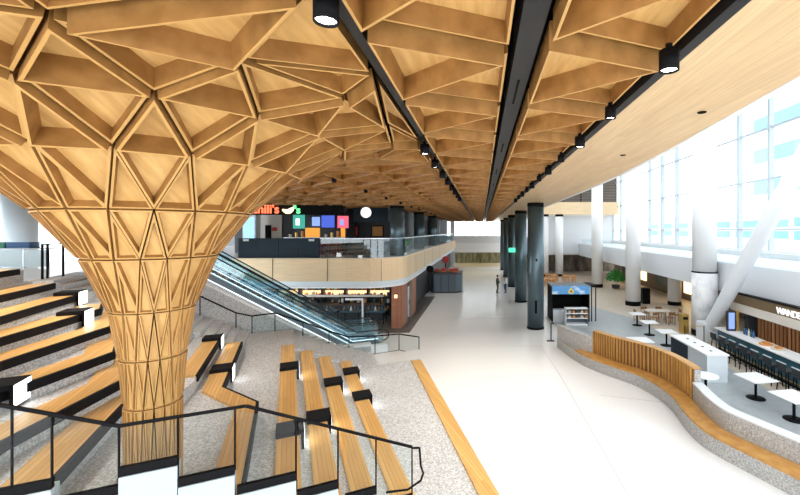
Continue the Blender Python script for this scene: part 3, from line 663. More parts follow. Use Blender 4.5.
# ================================================================== ESCALATORS
SL = .66; UB = 3.0; UT = UB-DECK/SL
def esc(v0, v1, label):
    t = thing('escalator', label, 'escalator', tuple(uv(UB, (v0+v1)/2, 0)))
    def zline(u): return min(DECK, max(0.0, SL*(UB-u)))
    us = [UT-1.0, UT, UB, UB+1.5]
    # stepped treads
    mb = MB(); N = 34; run = (UB-UT)/N
    for i in range(N):
        a = UB-run*i; z = SL*(UB-a)+.01; mb.prism([uv(a, v0+.3), uv(a, v1-.3), uv(a-run*1.02, v1-.3), uv(a-run*1.02, v0+.3)], z-.15, z+run*SL)
    mb.build('steps', 'tread', t)
    for nm, u0, u1, z in (('lower_plate', UB, UB+1.4, .02), ('upper_plate', UT-.9, UT, DECK+.02)):
        MB().prism([uv(u0, v0+.3), uv(u1, v0+.3), uv(u1, v1-.3), uv(u0, v1-.3)], z-.015, z+.01).build(nm, 'chrome', t)
    for vv, s_ in ((v0, 1), (v1, -1)):
        # cladding / deck board
        P = [UT-.9, UT, UB, UB+1.3]; lo = [zline(u)-.55 if 0 < i < 3 else zline(u)-.3 for i, u in enumerate(P)]; lo = [max(l, 0.001) if i > 1 else l for i, l in enumerate(lo)]; lo[0] = DECK+.001; lo[1] = DECK-.5
        a = MB()
        for (u0, l0), (u1, l1) in zip(list(zip(P, lo)), list(zip(P, lo))[1:]):
            q = [uv(u0, vv), uv(u1, vv), uv(u1, vv+s_*.28), uv(u0, vv+s_*.28)]
            a.prism(q, [l0, l1, l1, l0], [zline(u0)+.17, zline(u1)+.17, zline(u1)+.17, zline(u0)+.17])
        a.build('skirt_cladding', 'truss', t)
        b = MB()
        for u0, u1 in zip(P[:3], P[1:3]): b.bar(uv(u0, vv-s_*.02, zline(u0)-.12), uv(u1, vv-s_*.02, zline(u1)-.12), .03, .03)
        b.build('edge_light', 'l_strip', t, 'thin white edge light')
        # light strip
        b = MB()
        for u0, u1 in zip(P, P[1:]): b.bar(uv(u0, vv+s_*.20, zline(u0)+.20), uv(u1, vv+s_*.20, zline(u1)+.20), .025, .025)
        b.build('light_strip', 'l_strip', t, 'bright white strip light')
        # glass
        g = MB(); vg = vv+s_*.12
        for u0, u1 in zip(P, P[1:]):
            q = [uv(u0, vg-.008), uv(u1, vg-.008), uv(u1, vg+.008), uv(u0, vg+.008)]
            g.prism(q, [zline(u0)+.17, zline(u1)+.17]+[zline(u1)+.17, zline(u0)+.17], [zline(u0)+.93, zline(u1)+.93]+[zline(u1)+.93, zline(u0)+.93])
        g.build('glass_side', 'tealglass', t)
        h = MB(); H = [uv(u, vg, zline(u)+.96) for u in P]
        end = [uv(UB+1.3+.27*math.sin(R(a_)), vg, .69+.27*math.cos(R(a_))) for a_ in range(0, 181, 30)]
        for p, q in zip(H+end[1:], (H+end[1:])[1:]): h.cyl(p, q, .03, n=10)
        h.build('handrail', 'rubber', t)
    return t
esc(20.1, 21.7, 'nearer escalator with glowing white strips descending beside the grey wall')
esc(21.9, 23.5, 'farther escalator rising beside the balcony front behind its twin')
# granite wall with pale capping along the escalator
mb = MB()
def ztop(u): return max(.35, min(4.4, 1.72-.643*u))
US = [-4.2, -3.8, -2, 0, 2.13, 3.6]
for a, b in zip(US, US[1:]): mb.prism([uv(a, 19.7), uv(b, 19.7), uv(b, 20.0), uv(a, 20.0)], -.02, [ztop(a), ztop(b), ztop(b), ztop(a)])
struct('wall_escalator', mb, 'granite')
mb = MB()
for a, b in zip(US, US[1:]): mb.prism([uv(a, 19.66), uv(b, 19.66), uv(b, 20.04), uv(a, 20.04)], [ztop(a)+.002, ztop(b)+.002]+[ztop(b)+.002, ztop(a)+.002], [ztop(a)+.12, ztop(b)+.12]+[ztop(b)+.12, ztop(a)+.12])
struct('trim_4', mb, 'white')
mb = MB(); mb.prism([uv(3.6, 19.7), uv(4.4, 19.7), uv(4.4, 20.0), uv(3.6, 20.0)], 0, .35); struct('trim_5', mb, 'white')
# thin metal stair rail
VS = 19.3
def sv(px, py): return on_v(px, py, VS)
t = thing('stair_railing', 'thin black metal railing with glass beside the grey escalator wall', 'railing', tuple(sv(275, 335)))
tp_ = [sv(200, 296), sv(236, 313), sv(252, 316), sv(275, 313), sv(303, 322), sv(329, 331), sv(349, 337), sv(375, 336), sv(399, 334), sv(419, 337)]
bt_ = [sv(200, 318), sv(236, 332), sv(252, 335), sv(275, 334), sv(303, 343), sv(329, 351), sv(349, 356), sv(375, 354), sv(399, 350), sv(419, 354)]
mb = MB(); mb.tube(tp_, .03); mb.build('handrail', 'black', t)
mb = MB(); mb.tube(bt_[2:], .012); mb.build('bottom_rail', 'black', t)
for i, (a, b) in enumerate(zip(tp_, bt_)):
    MB().cyl((b.x, b.y, min(a.z, b.z)), (b.x, b.y, a.z), .02, n=8).build('post', 'black', t)
    if i > 1 and i+1 < len(tp_):
        a2, b2 = tp_[i+1], bt_[i+1]; MB().add([a, a2, b2, b, a+VA*.01, a2+VA*.01, b2+VA*.01, b+VA*.01], [[0, 1, 2, 3], [7, 6, 5, 4], [0, 4, 5, 1], [2, 6, 7, 3]]).build('glass_panel', 'railglass', t)
# ================================================================== LOWER SHOP
mb = MB(); mb.box(-16, -5.0, 28.5, 28.8, 0, 2.71); struct('wall_shop', mb, 'darkwall')
mb = MB(); mb.box(-5.5, -4.85, 24.3, 26.0, 0, 2.71); mb.box(-5.3, -4.85, 27.6, 29.4, 0, 2.71); struct('wall_brick', mb, 'brick')
mb = MB(); mb.box(-5.7, -5.25, 31.0, 66.8, 0, 2.71); mb.box(-5.2, -5.05, 26, 31, 2.1, 2.71); struct('wall_nave', mb, 'darkwall')
mb = MB(); mb.hexa([(-6.5, 23), (-4.2, 23.2), (-4.2, 36), (-6.5, 36)], 0, .006); mb.hexa([(-16, 23), (-6.5, 23), (-6.5, 28.5), (-16, 28.5)], 0, .006); struct('floor_shop', mb, noisy('shop_floor', (.12, .11, .10), (.16, .15, .14), (1, 1, 1), 4, .4))
cols = ['products', 'orange', 'cream', 'teal', 'red', 'gold']
for k in range(5):
    x = -13.6+k*1.6
    t = thing('wall_shelf_unit', 'backlit wall shelf unit stacked with goods at the back of the lower shop', 'shelf', (x, 28.2, 0), 0, 'backlit shelves in the lower shop')
    MB().box(x-.72, x+.72, 28.38, 28.48, .1, 2.35).build('back_panel', 'darkwall', t); MB().box(x-.71, x+.71, 28.36, 28.379, 1.25, 1.74).build('lit_strip', 'l_warm', t, 'warm glowing upper back panel')
    for s_ in (-.75, .72): MB().box(x+s_, x+s_+.03, 28.0, 28.48, 0, 2.4).build('side_panel', 'darkwall', t)
    for z in (.4, .85, 1.3, 1.75): MB().box(x-.72, x+.72, 28.0, 28.355, z, z+.03).build('shelf', 'darkwall', t)
    for z in (.43, .88, 1.33, 1.78):
        for q in range(6):
            if rng.random() < .12: continue
            px = x-.6+.24*q; h = rng.uniform(.16, .3)
            g = MB().box(px-.08, px+.08, 28.05, 28.3, z, z+h).build('boxed_goods', cols[rng.randrange(6)], None) if q % 2 else MB().lathe((px, 28.16, z), [(0, 0), (.07, 0), (.07, h*.6), (.025, h*.8), (.025, h), (0, h)], 10).build('bottle', cols[rng.randrange(6)], None)
            tag(g, 'goods standing on the backlit shelves of the lower shop', 'goods', 'goods on the backlit shelves')
for k in range(4):
    x = -11.4+k*1.55
    t = thing('display_table', 'dark display table in the lower shop', 'table', (x, 25.5, 0), 0, 'display tables in the lower shop')
    MB().box(x-.6, x+.6, 25.1, 25.9, .78, .84).build('top', 'teal', t)
    for sx in (-.55, .55):
        for sy in (25.15, 25.85): MB().bar((x+sx, sy, 0), (x+sx, sy, .78), .05).build('leg', 'black', t)
    for q in range(5):
        px = x-.45+.22*q; g = MB().lathe((px, 25.4+.1*(q % 2), .84), [(0, 0), (.06, 0), (.06, .18), (.02, .24), (.02, .3), (0, .3)], 10).build('bottle', ['products', 'teal', 'cream'][q % 3], None)
        tag(g, 'small bottle on a dark display table in the lower shop', 'bottle', 'bottles on the display tables')
t = thing('counter_canopy', 'pale curved canopy over the shop counter near the brick pillar', 'counter', (-8, 26.6, 0))
MB().box(-12.5, -6.6, 26.7, 26.9, 1.5, 1.62).build('canopy', 'cream', t); MB().box(-12.5, -6.6, 26.5, 27.1, 0, 1.0).build('body', 'darkwall', t)
for x in (-12.3, -9.5, -6.8): MB().bar((x, 26.8, 1.0), (x, 26.8, 1.5), .05).build('support', 'black', t)
t = thing('wall_lantern', 'small glowing lantern on the brick pillar', 'lamp', (-5.2, 24.2, 2)); MB().box(-5.3, -5.15, 24.18, 24.29, 1.85, 2.05).build('lantern', 'l_cream', t); MB().box(-5.32, -5.13, 24.17, 24.295, 2.051, 2.09).build('cap', 'black', t)
t = thing('shop_door', 'pale framed glass door between brick pillars of the lower shop', 'door', (-5, 26.8, 0))
MB().box(-5.12, -5.02, 26.0, 26.08, 0, 2.1).build('frame', 'white', t); MB().box(-5.12, -5.02, 27.5, 27.58, 0, 2.1).build('frame', 'white', t); MB().box(-5.08, -5.06, 26.08, 27.5, .05, 2.1).build('pane', 'tealglass', t); MB().bar((-4.98, 27.3, .9), (-4.98, 27.3, 1.2), .03).build('handle', 'chrome', t)
t = thing('poster_stand', 'white framed standing board among the lower shop tables', 'sign', (-6.9, 23.3, 0))
MB().box(-6.95, -6.88, 23.1, 23.2, 0, 2.0).build('post', 'white', t); MB().box(-7.9, -6.95, 23.1, 23.2, 1.9, 2.0).build('top_bar', 'white', t); MB().box(-7.2, -6.6, 23.0, 23.3, 0, .04).build('base', 'black', t)
t = thing('hanging_disc_sign', 'dark round sign under the balcony beside the brick wall', 'sign', (-4.4, 33, 2.4)); MB().cyl((-4.3, 33, 2.75), (-4.3, 33.1, 2.75), .30, n=24).build('disc', 'soot', t); MB().bar((-4.6, 33.05, 3.0), (-4.3, 33.05, 3.0), .03).build('hanger', 'black', t)
# kiosk of slate panels
t = thing('round_kiosk', 'many sided slate grey kiosk standing on the white concourse', 'kiosk', (-3.5, 39, 0))
kp = [(-5.0, 38.6), (-4.6, 38.0), (-2.5, 38.0), (-1.95, 38.6), (-1.95, 41), (-2.5, 41.5), (-4.6, 41.5), (-5.0, 41)]
kk = [Vector((a, b, 0)) for a, b in kp]
for a, b in zip(kk, kk[1:]+kk[:1]):
    n_ = max(1, round((b-a).length/.7))
    for q in range(n_):
        p0, p1 = a+(b-a)*q/n_, a+(b-a)*(q+1)/n_; d = (p1-p0).normalized()*.02; nn = Vector((d.y, -d.x, 0))*2.5
        MB().prism([p0+d-nn, p1-d-nn, p1-d, p0+d], .1, 1.75).build('panel', 'slate', t)
MB().prism([p+(Vector((-3.3, 39.7, 0))-p)*.05 for p in kk], 0, 1.7).build('core', 'black', t); MB().prism(kk, 1.76, 1.84).build('rim', 'darkwall', t)
for k, (x, y) in enumerate(((-4.5, 40.2), (-3.8, 39.8), (-3.1, 40.3), (-2.6, 39.6))):
    o = thing('display_rack', 'reddish goods rack standing on top of the slate kiosk', 'rack', (x, y, 1.84), 0, 'racks on the kiosk top')
    MB().box(x-.25, x+.25, y-.1, y+.1, 1.84, 2.1+.12*(k % 2)).build('goods', 'red', o); MB().box(x-.28, x+.28, y-.13, y-.101, 1.84, 1.92).build('lip', 'orange', o)
t = thing('red_balloon_sign', 'round red sign on a dark post behind the kiosk', 'sign', (-3.4, 46, 0)); MB().cyl((-4.2, 46, 2.6), (-4.2, 46.1, 2.6), .4, n=20).build('disc', 'red', t); MB().bar((-4.2, 46.12, 0), (-4.2, 46.12, 2.9), .12).build('post', 'black', t)

# ================================================================== FAR END
mb = MB(); mb.box(-8, 4.6, 67, 67.4, 2.3, 4.9); struct('wall_far', mb, 'white')
mb = MB(); mb.box(-8, 4.6, 66.9, 66.99, 3.9, 5.1); struct('trim_6', mb, 'cool')
wt = thing('window_1', None, None, (-1, 67, 5), kind='structure')
MB().box(-8, 4.6, 67.1, 67.14, 5.1, 8.3).build('pane', 'win', wt)
for k in range(9): x = -5.2+k*1.2; MB().box(x-.05, x+.05, 67, 67.2, 5.0, 8.2).build('mullion', 'cool', wt)
mb = MB(); mb.box(-8, 4.6, 74, 74.3, 0, 2.6); struct('wall_lobby', mb, noisy('lobby_wall', (.05, .06, .04), (.28, .26, .14), (1, 1, .2), 2, .5))
mb = MB(); mb.box(-8, 4.6, 67.4, 74, 2.3, 2.5); struct('ceiling_lobby', mb, 'white')
mb = MB(); mb.box(-8, 4.6, 66, 74, -.3, .004); struct('floor_lobby', mb, 'beige')
for k in range(3):
    t = thing('lobby_light', ['warm strip light nearest the far lobby opening', 'middle warm strip light of the far lobby', 'deepest warm strip light of the far lobby'][k], 'light', (-1, 68.5+2*k, 2.25)); MB().box(-5, 3.5, 68.4+2*k, 68.7+2*k, 2.24, 2.298).build('diffuser', 'l_yel', t)
mb = MB(); mb.box(-5.3, -4.6, 66.8, 67.2, 0, 8.1); mb.box(4.2, 4.7, 66.6, 67.2, 0, 8.1); struct('wall_jamb', mb, 'cool')
# ================================================================== RIGHT SIDE ATRIUM
XF_ = 13.35
mb = MB(); mb.box(XF_, XF_+.3, 2, 55, 2.56, 4.17); struct('wall_gallery', mb, 'cool')
mb = MB(); mb.box(XF_+.3, 18.2, 2, 55, 3.9, 4.2); struct('floor_gallery', mb, 'white')
mb = MB(); mb.box(5.2, 18, 55, 55.3, 2.72, 8.1); struct('wall_end', mb, 'cool')
mb = MB(); mb.box(4.6, 18.3, 53.4, 54.9, 8.1, 9.75); struct('wall_bridge', mb, 'fascia')
t = thing('louvre_screen', 'brown horizontal louvre screen above the far timber bridge', 'screen', (13, 54, 9.75))
for k in range(4):
    x0 = 8.6+2.4*k; mb = MB()
    for q in range(20): mb.box(x0+.05, x0+2.3, 54, 54.14, 9.8+.21*q, 9.92+.21*q)
    mb.build('louvre_panel', 'louver', t); MB().box(x0+2.3, x0+2.4, 53.98, 54.2, 9.76, 14.1).build('post', 'black', t)
MB().box(8.6, 18.2, 54.2, 54.25, 9.76, 14.1).build('backing', 'darkwall', t)
mb = MB(); mb.box(18.2, 20, 6, 55, 0, 3.9); struct('wall_right', mb, 'beige')
# gallery glass upstand
t = thing('gallery_balustrade', 'clear glass upstand along the top of the white gallery band', 'railing', (13.1, 25, 4.2))
for k in range(16): y = 3+k*3.2; MB().box(13.5, 13.52, y+.03, y+3.17, 4.2, 4.85).build('glass_panel', 'railglass', t)
MB().box(13.48, 13.54, 3, 54.2, 4.851, 4.88).build('top_rail', 'white', t)
# curtain wall
wt = thing('window_2', None, None, (18, 25, 4.2), kind='structure')
MB().box(18.1, 18.13, 3, 55, 4.7, 15).build('pane', 'win', wt); MB().box(17.95, 18.25, 3, 55, 4.2, 4.7).build('sill', 'cool', wt)
for k in range(18): y = 4+k*3.0; MB().box(17.9, 18.2, y-.09, y+.09, 4.7, 15).build('mullion', 'frame', wt)
for z in (6.0, 9.2, 12.4): MB().box(17.98, 18.16, 3, 55, z-.05, z+.05).build('transom', 'frame', wt)
mb = MB(); mb.box(4.55, 18.4, 2, 55.4, 15, 15.3); struct('ceiling_atrium', mb, 'white')  # unseen roof, added to shade the brace, column tops and gallery band
# white columns
for i, (y, x) in enumerate(((22.7, 12.62), (31.9, 12.05), (42.2, 12.15))):
    t = thing('white_column', ['tall white column with marble clad foot beside the bar', 'tall white column with black base behind the small white tables', 'tall white column with black base near the green plant'][i], 'column', (x, y, 0), kind='thing')
    r = .62 if i == 0 else .57
    if i == 0:
        ring_z(.66, .35, 3.55, (x, y, 0)).build('marble_cladding', 'marble', t, 'veined marble cladding'); ring_z(.67, 0, .35, (x, y, 0)).build('base_ring', 'black', t); ring_z(.665, 3.551, 3.62, (x, y, 0)).build('band', 'black', t); ring_z(r, 3.621, 14.96, (x, y, 0)).build('shaft', 'white', t)
    else: ring_z(r, .35, 14.96, (x, y, 0)).build('shaft', 'white', t); ring_z(r+.02, 0, .35, (x, y, 0)).build('base_ring', 'black', t)
for x, y, lb in ((15.4, 32, 'short white column with black base under the gallery'), (10.1, 52.3, 'white column with black top nearest the green plant under the timber bridge'), (8.2, 52.3, 'middle white column with black top under the timber bridge'), (7.2, 50.8, 'white column with black top nearest the dark column row')):
    t = thing('white_column', lb, 'column', (x, y, 0), kind='thing'); h = 3.88 if x > 15 else 8.08
    ring_z(.5, .3, h-.3, (x, y, 0)).build('shaft', 'white', t); ring_z(.51, 0, .3, (x, y, 0)).build('base_ring', 'black', t); ring_z(.52, h-.299, h, (x, y, 0)).build('collar', 'black', t)
t = thing('diagonal_brace', 'thick white diagonal brace leaning across the window beside the marble column', 'brace', (12.3, 21.6, 0), kind='thing')
MB().cyl((12.2, 21.6, .5), (12.2, 14.0, 10.2), .33, n=24).build('strut', 'cool', t); MB().box(11.75, 12.65, 21.1, 22.0, 0, 1.0).build('foot', 'cool', t, bevel=.05)
t = thing('thin_brace', 'slim white diagonal brace at the far end behind the dark columns', 'brace', (6.5, 52, 0), kind='thing'); MB().cyl((9, 54.3, 0.0), (5.2, 54.3, 4.5), .18, n=12).build('strut', 'white', t)
t = thing('thin_brace', 'upper slim white diagonal brace before the far bright window', 'brace', (6.5, 54, 4.2), kind='thing'); MB().cyl((5.8, 54.5, 4.4), (8.6, 54.5, 7.75), .16, n=12).build('strut', 'white', t)
wt = thing('window_3', None, None, (6, 54.9, 4.6), kind='structure'); MB().box(5.4, 7.6, 54.94, 54.99, 4.9, 7.6).build('pane', lamp('daylight_pane', (.95, .98, 1), 1.6), wt); MB().box(6.45, 6.55, 54.9, 54.935, 4.9, 7.6).build('mullion', 'white', wt)
# dark recess under far end
mb = MB(); mb.box(5.2, 20, 58.5, 58.8, 0, 2.8); struct('wall_recess', mb, noisy('recess', (.04, .035, .03), (.25, .2, .15), (1, 1, .3), 1.4, .6))
mb = MB(); mb.box(5.2, 20, 55.3, 58.5, 2.6, 2.75); struct('ceiling_recess', mb, 'white'); mb = MB(); mb.box(5, 20, 54, 58.5, -.2, .004); struct('floor_recess', mb, 'beige')
# outside buildings
for i, (x, y, w_, d_, h_, zs, nW, lb) in enumerate((
        (46, 20, 8, 40, 8.6, (4.6, 6.6), 5, 'long pale low building outside with blue and teal windows'),
        (52, 66, 10, 60, 9.5, (4.6, 6.6), 7, 'farther pale low building outside with teal windows'),
        (62, 74, 12, 20, 50, (14, 21, 28, 35, 42), 1, 'tall pale tower outside with broad blue window bands'),
        (80, 70, 10, 16, 30, (8, 12, 16, 20, 24), 3, 'pale tower outside beyond the farthest window bays'))):
    t = thing('outside_building', lb, 'building', (x, y, -4), 0)
    MB().box(x, x+w_, y, y+d_, -4, h_).build('wall', 'extwhite', t)
    for a, z in enumerate(zs):
        for q in range(nW):
            yy = y+d_*(q+.1)/nW; MB().box(x-.1, x-.01, yy, yy+d_*.76/nW, z, z+(1.3 if i < 2 else 3.0)).build('window', 'extteal' if (q+a) % 3 == 0 and i != 2 else 'extblue', t)
mb = MB(); mb.box(20.1, 140, -40, 160, -4.3, -4.0); struct('ground_outside', mb, mat('apron', (.6, .6, .6), .8))

# ---------------- bar
t = thing('wine_bar_counter', 'long bar counter with white top and teal front behind the row of stools', 'counter', (12, 15, 0))
MB().box(11.72, 12.3, 9, 19.9, .1, 1.04).build('front', 'teal', t); MB().box(11.74, 12.28, 9, 19.9, 0, .099).build('plinth', 'black', t); MB().box(11.62, 12.42, 8.9, 20.0, 1.041, 1.1).build('top', 'tabletop', t, 'thick white top'); MB().tube([(11.6, 9, .25), (11.6, 19.9, .25)], .025).build('foot_rail', 'gold', t)
mb = MB(); mb.box(12.72, 12.9, 3, 20.4, 2.3, 2.76); hd = thing('bar_sign', 'bronze bar header with white glowing capital letters over the bar', 'sign', (12.8, 17, 2.3)); mb.build('header', 'bronze', hd)
MB().box(12.66, 12.9, 3, 20.4, 1.92, 2.299).build('cream_band', 'cream', hd, 'cream lower band'); MB().box(12.68, 12.94, 3, 20.4, 2.761, 2.83).build('top_edge', 'black', hd)
text('lettering', 'WANDER', 'l_white', hd, (12.70, 17.25, 2.37), (0, -1, 0), .38, extr=.02)
t = thing('slatted_screen', 'coppery upright slat screen behind the bar under the lit sign', 'screen', (13.6, 14, 0))
mb = MB()
for k in range(50): y = 7.7+k*.24; mb.box(13.5, 13.56, y, y+.12, .1, 2.55)
mb.build('slats', 'copper', t); MB().box(13.6, 13.65, 7.6, 19.8, 0, 2.55).build('backing', mat('slat_backing', (.03, .014, .008), .7), t)
mb = MB(); mb.box(13.25, 18.2, 19.9, 20.2, 0, 2.72); struct('wall_bar', mb, 'darkwall')
# bar stools
st = thing('bar_stool', '', 'stool', (0, 0, 0), 0, 'bar stools along the bar'); XF[st.name] = Matrix.Identity(4)
MB().box(-.20, .20, -.20, .20, .72, .79).build('seat', 'blackseat', st, bevel=.015)
MB().box(-.25, -.20, -.21, .21, .80, 1.06).build('backrest', 'blackseat', st, bevel=.012); MB().box(-.256, -.19, -.215, .215, 1.061, 1.085).build('back_edge', 'lightseat', st, 'pale top edge')
for sx in (-1, 1):
    for sy in (-1, 1): MB().bar((sx*.22, sy*.22, 0), (sx*.17, sy*.17, .72), .03).build('leg', 'black', st)
MB().tube([(-.2, -.2, .28), (.2, -.2, .28), (.2, .2, .28), (-.2, .2, .28), (-.2, -.2, .28)], .012).build('footrest', 'black', st)
NM = ['first', 'second', 'third', 'fourth', 'fifth', 'sixth', 'seventh', 'eighth', 'ninth']
for k in range(9):
    loc = (11.2, 19.0-.72*k, 0.006); lb = f'black bar stool, {NM[k]} from the marble column end of the bar'
    if k == 0: st.location = loc; st['label'] = lb
    else: dup(st, loc, 0, lb)
t = thing('menu_stand', 'upright bar menu screen with orange side at the column end', 'screen', (12.0, 19.3, 1.1))
MB().box(11.8, 12.2, 19.2, 19.35, 1.1, 2.05).build('case', 'darkwall', t); MB().box(11.84, 12.12, 19.185, 19.199, 1.2, 1.98).build('display', 'l_screen2', t); MB().box(12.201, 12.32, 19.18, 19.38, 1.1, 2.1).build('side_board', 'gold', t, 'orange wooden side')
for k, (y, c) in enumerate(((16.9, 'orange'), (16.2, 'cream'))):
    o = thing('serving_board', ['round wooden serving board on the white bar top', 'cream round tray on the white bar top'][k], 'tray', (12.0, y, 1.1)); MB().cyl((12.0, y, 1.1), (12.0, y, 1.14), .26, n=20).build('board', c, o); MB().box(11.9, 12.1, y-.1, y+.1, 1.14, 1.22).build('food', 'orange', o)
for k in range(5):
    y = 18.6-.16*k; g = MB().lathe((12.2, y, 1.1), [(0, 0), (.045, 0), (.045, .2), (.015, .27), (.015, .33), (0, .33)], 10).build('bottle', ['teal', 'binblue', 'cream'][k % 3], None); tag(g, 'bottle standing on the bar top by the menu screen', 'bottle', 'bottles on the bar')
# service counter
t = thing('condiment_counter', 'white topped island counter with dark end panel behind the slatted bench', 'counter', (9.15, 17, 0))
MB().box(8.75, 9.55, 15.55, 18.5, 0, 1.04).build('body', 'bluewhite', t); MB().box(8.7, 9.6, 15.5, 18.55, 1.041, 1.1).build('top', 'tabletop', t); MB().box(8.735, 8.749, 17.0, 18.5, .05, 1.03).build('dark_panel', 'darkblue', t, 'dark blue panel')
for k in range(4): y = 16.0+.6*k; MB().cyl((9.15, y, 1.1), (9.15, y, 1.115), .05, n=12).build('waste_hole', 'black', t)
# cafe tables
def cafe(label, x, y, sq=True, rz=0.0, r=.42):
    t = thing('cafe_table', label, 'table', (x, y, .006), rz, 'white pedestal tables in the seating area'); m = XF[t.name]
    def L(mb): mb.v = [m @ p for p in mb.v]; return mb
    (L(MB().box(-r, r, -r, r, .71, .74)) if sq else L(MB().cyl((0, 0, .71), (0, 0, .74), r, n=28))).build('tabletop', 'tabletop', t, bevel=.006 if sq else 0)
    L(MB().cyl((0, 0, .02), (0, 0, .71), .045, n=12)).build('pedestal', 'black', t); L(MB().lathe((0, 0, 0), [(0, 0), (.30, 0), (.30, .015), (.05, .03), (0, .03)], 24)).build('base', 'black', t)
    return t
cafe('white square table farthest from the slatted bench, near the wooden dining set', 9.7, 25.0)
cafe('white square table in the middle of the three behind the slatted bench', 9.5, 22.7)
cafe('white square table just before the dark end of the island counter', 9.5, 20.6)
cafe('round white table just behind the pale stone coping', 8.0, 14.3, False, 0, .42)
cafe('white square table standing alone between the round table and the bar stools', 9.65, 14.1, True, R(10), .48)
cafe('white square table cut by the picture edge, nearest the camera', 9.75, 12.5, True, R(10), .48)
cafe('white square table close behind the high slatted bench back', 7.5, 19.0, True, 0, .5)
# wooden chairs
def wchair(name, label, x, y, rz, group, m_='orange'):
    t = thing(name, label, 'chair', (x, y, .004), rz, group); m = XF[t.name]
    def L(mb): mb.v = [m @ p for p in mb.v]; return mb
    L(MB().box(-.21, .21, -.21, .21, .43, .46)).build('seat', m_, t)
    for sx in (-1, 1):
        L(MB().bar((sx*.19, -.19, 0), (sx*.19, -.19, .43), .035)).build('leg', m_, t); L(MB().bar((sx*.19, .19, 0), (sx*.19, .19, .43), .035)).build('leg', m_, t)
        L(MB().bar((sx*.19, .19, .46), (sx*.19, .24, .8), .03)).build('back_post', m_, t)
    L(MB().box(-.20, .20, .205, .235, .62, .80)).build('backrest', m_, t)
    return t
def wtable(label, x, y, w_, m_='orange', top='cream'):
    t = thing('dining_table', label, 'table', (x, y, .004)); MB().box(x-w_, x+w_, y-.4, y+.4, .71, .75).build('tabletop', top, t)
    for sx in (-1, 1):
        for sy in (-1, 1): MB().bar((x+sx*(w_-.06), y+sy*.34, 0.004), (x+sx*(w_-.06), y+sy*.34, .71), .05).build('leg', m_, t)
    return t
wtable('pale topped wooden dining table beside the marble column', 11.4, 26.0, .75, 'chairwood')
for k, (dx, dy, rz) in enumerate(((-.5, -.75, math.pi), (.5, -.75, math.pi), (-.5, .75, 0), (.5, .75, 0), (-1.25, 0, R(90)), (1.25, 0, R(-90)))):
    wchair('dining_chair', 'brown wooden chair pulled up to the pale dining table by the marble column', 11.4+dx, 26.0+dy, rz, 'chairs round the pale dining table', 'chairwood')
k2 = 0
for x, y in ((6.3, 46.0), (8.2, 47.2), (7.3, 43.6), (10.0, 46.0)):
    wtable(['orange wood table nearest the dark columns, beyond the black kiosk', 'orange wood table deepest beyond the black kiosk', 'orange wood table just over the black kiosk roof', 'orange wood table nearest the white columns beyond the kiosk'][k2], x, y, .7, 'orange', 'orange'); k2 += 1
    for dx, dy, rz in ((-.4, -.7, math.pi), (.4, -.7, math.pi), (-.4, .7, 0), (.4, .7, 0)): wchair('cafe_chair', 'orange wooden chair at the far tables beyond the black kiosk', x+dx, y+dy, rz, 'orange chairs beyond the kiosk')
t = thing('brass_bin', 'upright brass coloured bin at the foot of the marble column', 'bin', (11.75, 23.2, 0)); MB().box(11.5, 11.9, 23.0, 23.4, .0, 1.1).build('body', 'gold', t, bevel=.02); MB().box(11.56, 11.84, 22.985, 22.999, .8, .95).build('slot', 'black', t)
t = thing('metal_barrier', 'low black queue rail before the marble column', 'railing', (10.9, 20.6, 0))
for x in (10.6, 11.6): MB().cyl((x, 20.9, 0), (x, 20.9, .95), .025, n=10).build('post', 'black', t)
MB().tube([(10.6, 20.9, .93), (11.6, 20.9, .93)], .018).build('rail', 'gold', t)
t = thing('waste_bin', 'black waste bin under the gallery beside the second white column', 'bin', (13.3, 32.6, 0)); MB().box(13.0, 13.6, 32.3, 32.9, 0, 1.25).build('body', 'black', t, bevel=.02); MB().box(13.1, 13.5, 32.28, 32.299, .95, 1.12).build('slot', 'soot', t)
t = thing('green_plant', 'bushy bright green plant under the gallery edge', 'plant', (13.7, 41, 0)); MB().cyl((13.7, 41, 0), (13.7, 41, .4), .35, .42, 16).build('pot', 'darkwall', t)
mb = MB()
for k in range(500):
    a = rng.random()*6.28; el = rng.uniform(-.2, 1.4); r = rng.uniform(.3, 1.0); c = Vector((13.7+r*math.cos(a)*math.cos(el), 41+r*math.sin(a)*math.cos(el), .95+r*1.0*math.sin(el))); d = Vector((rng.uniform(-1, 1), rng.uniform(-1, 1), rng.uniform(-.5, 1))).normalized()*.16; s_ = d.cross(Vector((.3, .7, .2))).normalized()*.06
    mb.add([c-d, c+s_, c+d, c-s_], [[0, 1, 2, 3]])
mb.build('foliage', 'green', t)
t = thing('gallery_shopfront', 'dark shopfront with pale lit shelving under the gallery', 'shop', (17.6, 36, 0)); MB().box(17.5, 18.1, 24, 50, 0, 3.85).build('wall', 'louver', t)
for k in range(4): MB().box(17.4, 17.49, 26+5.5*k, 29+5.5*k, .6, 2.2).build('window', 'l_cream' if k % 2 else 'tealglass', t)

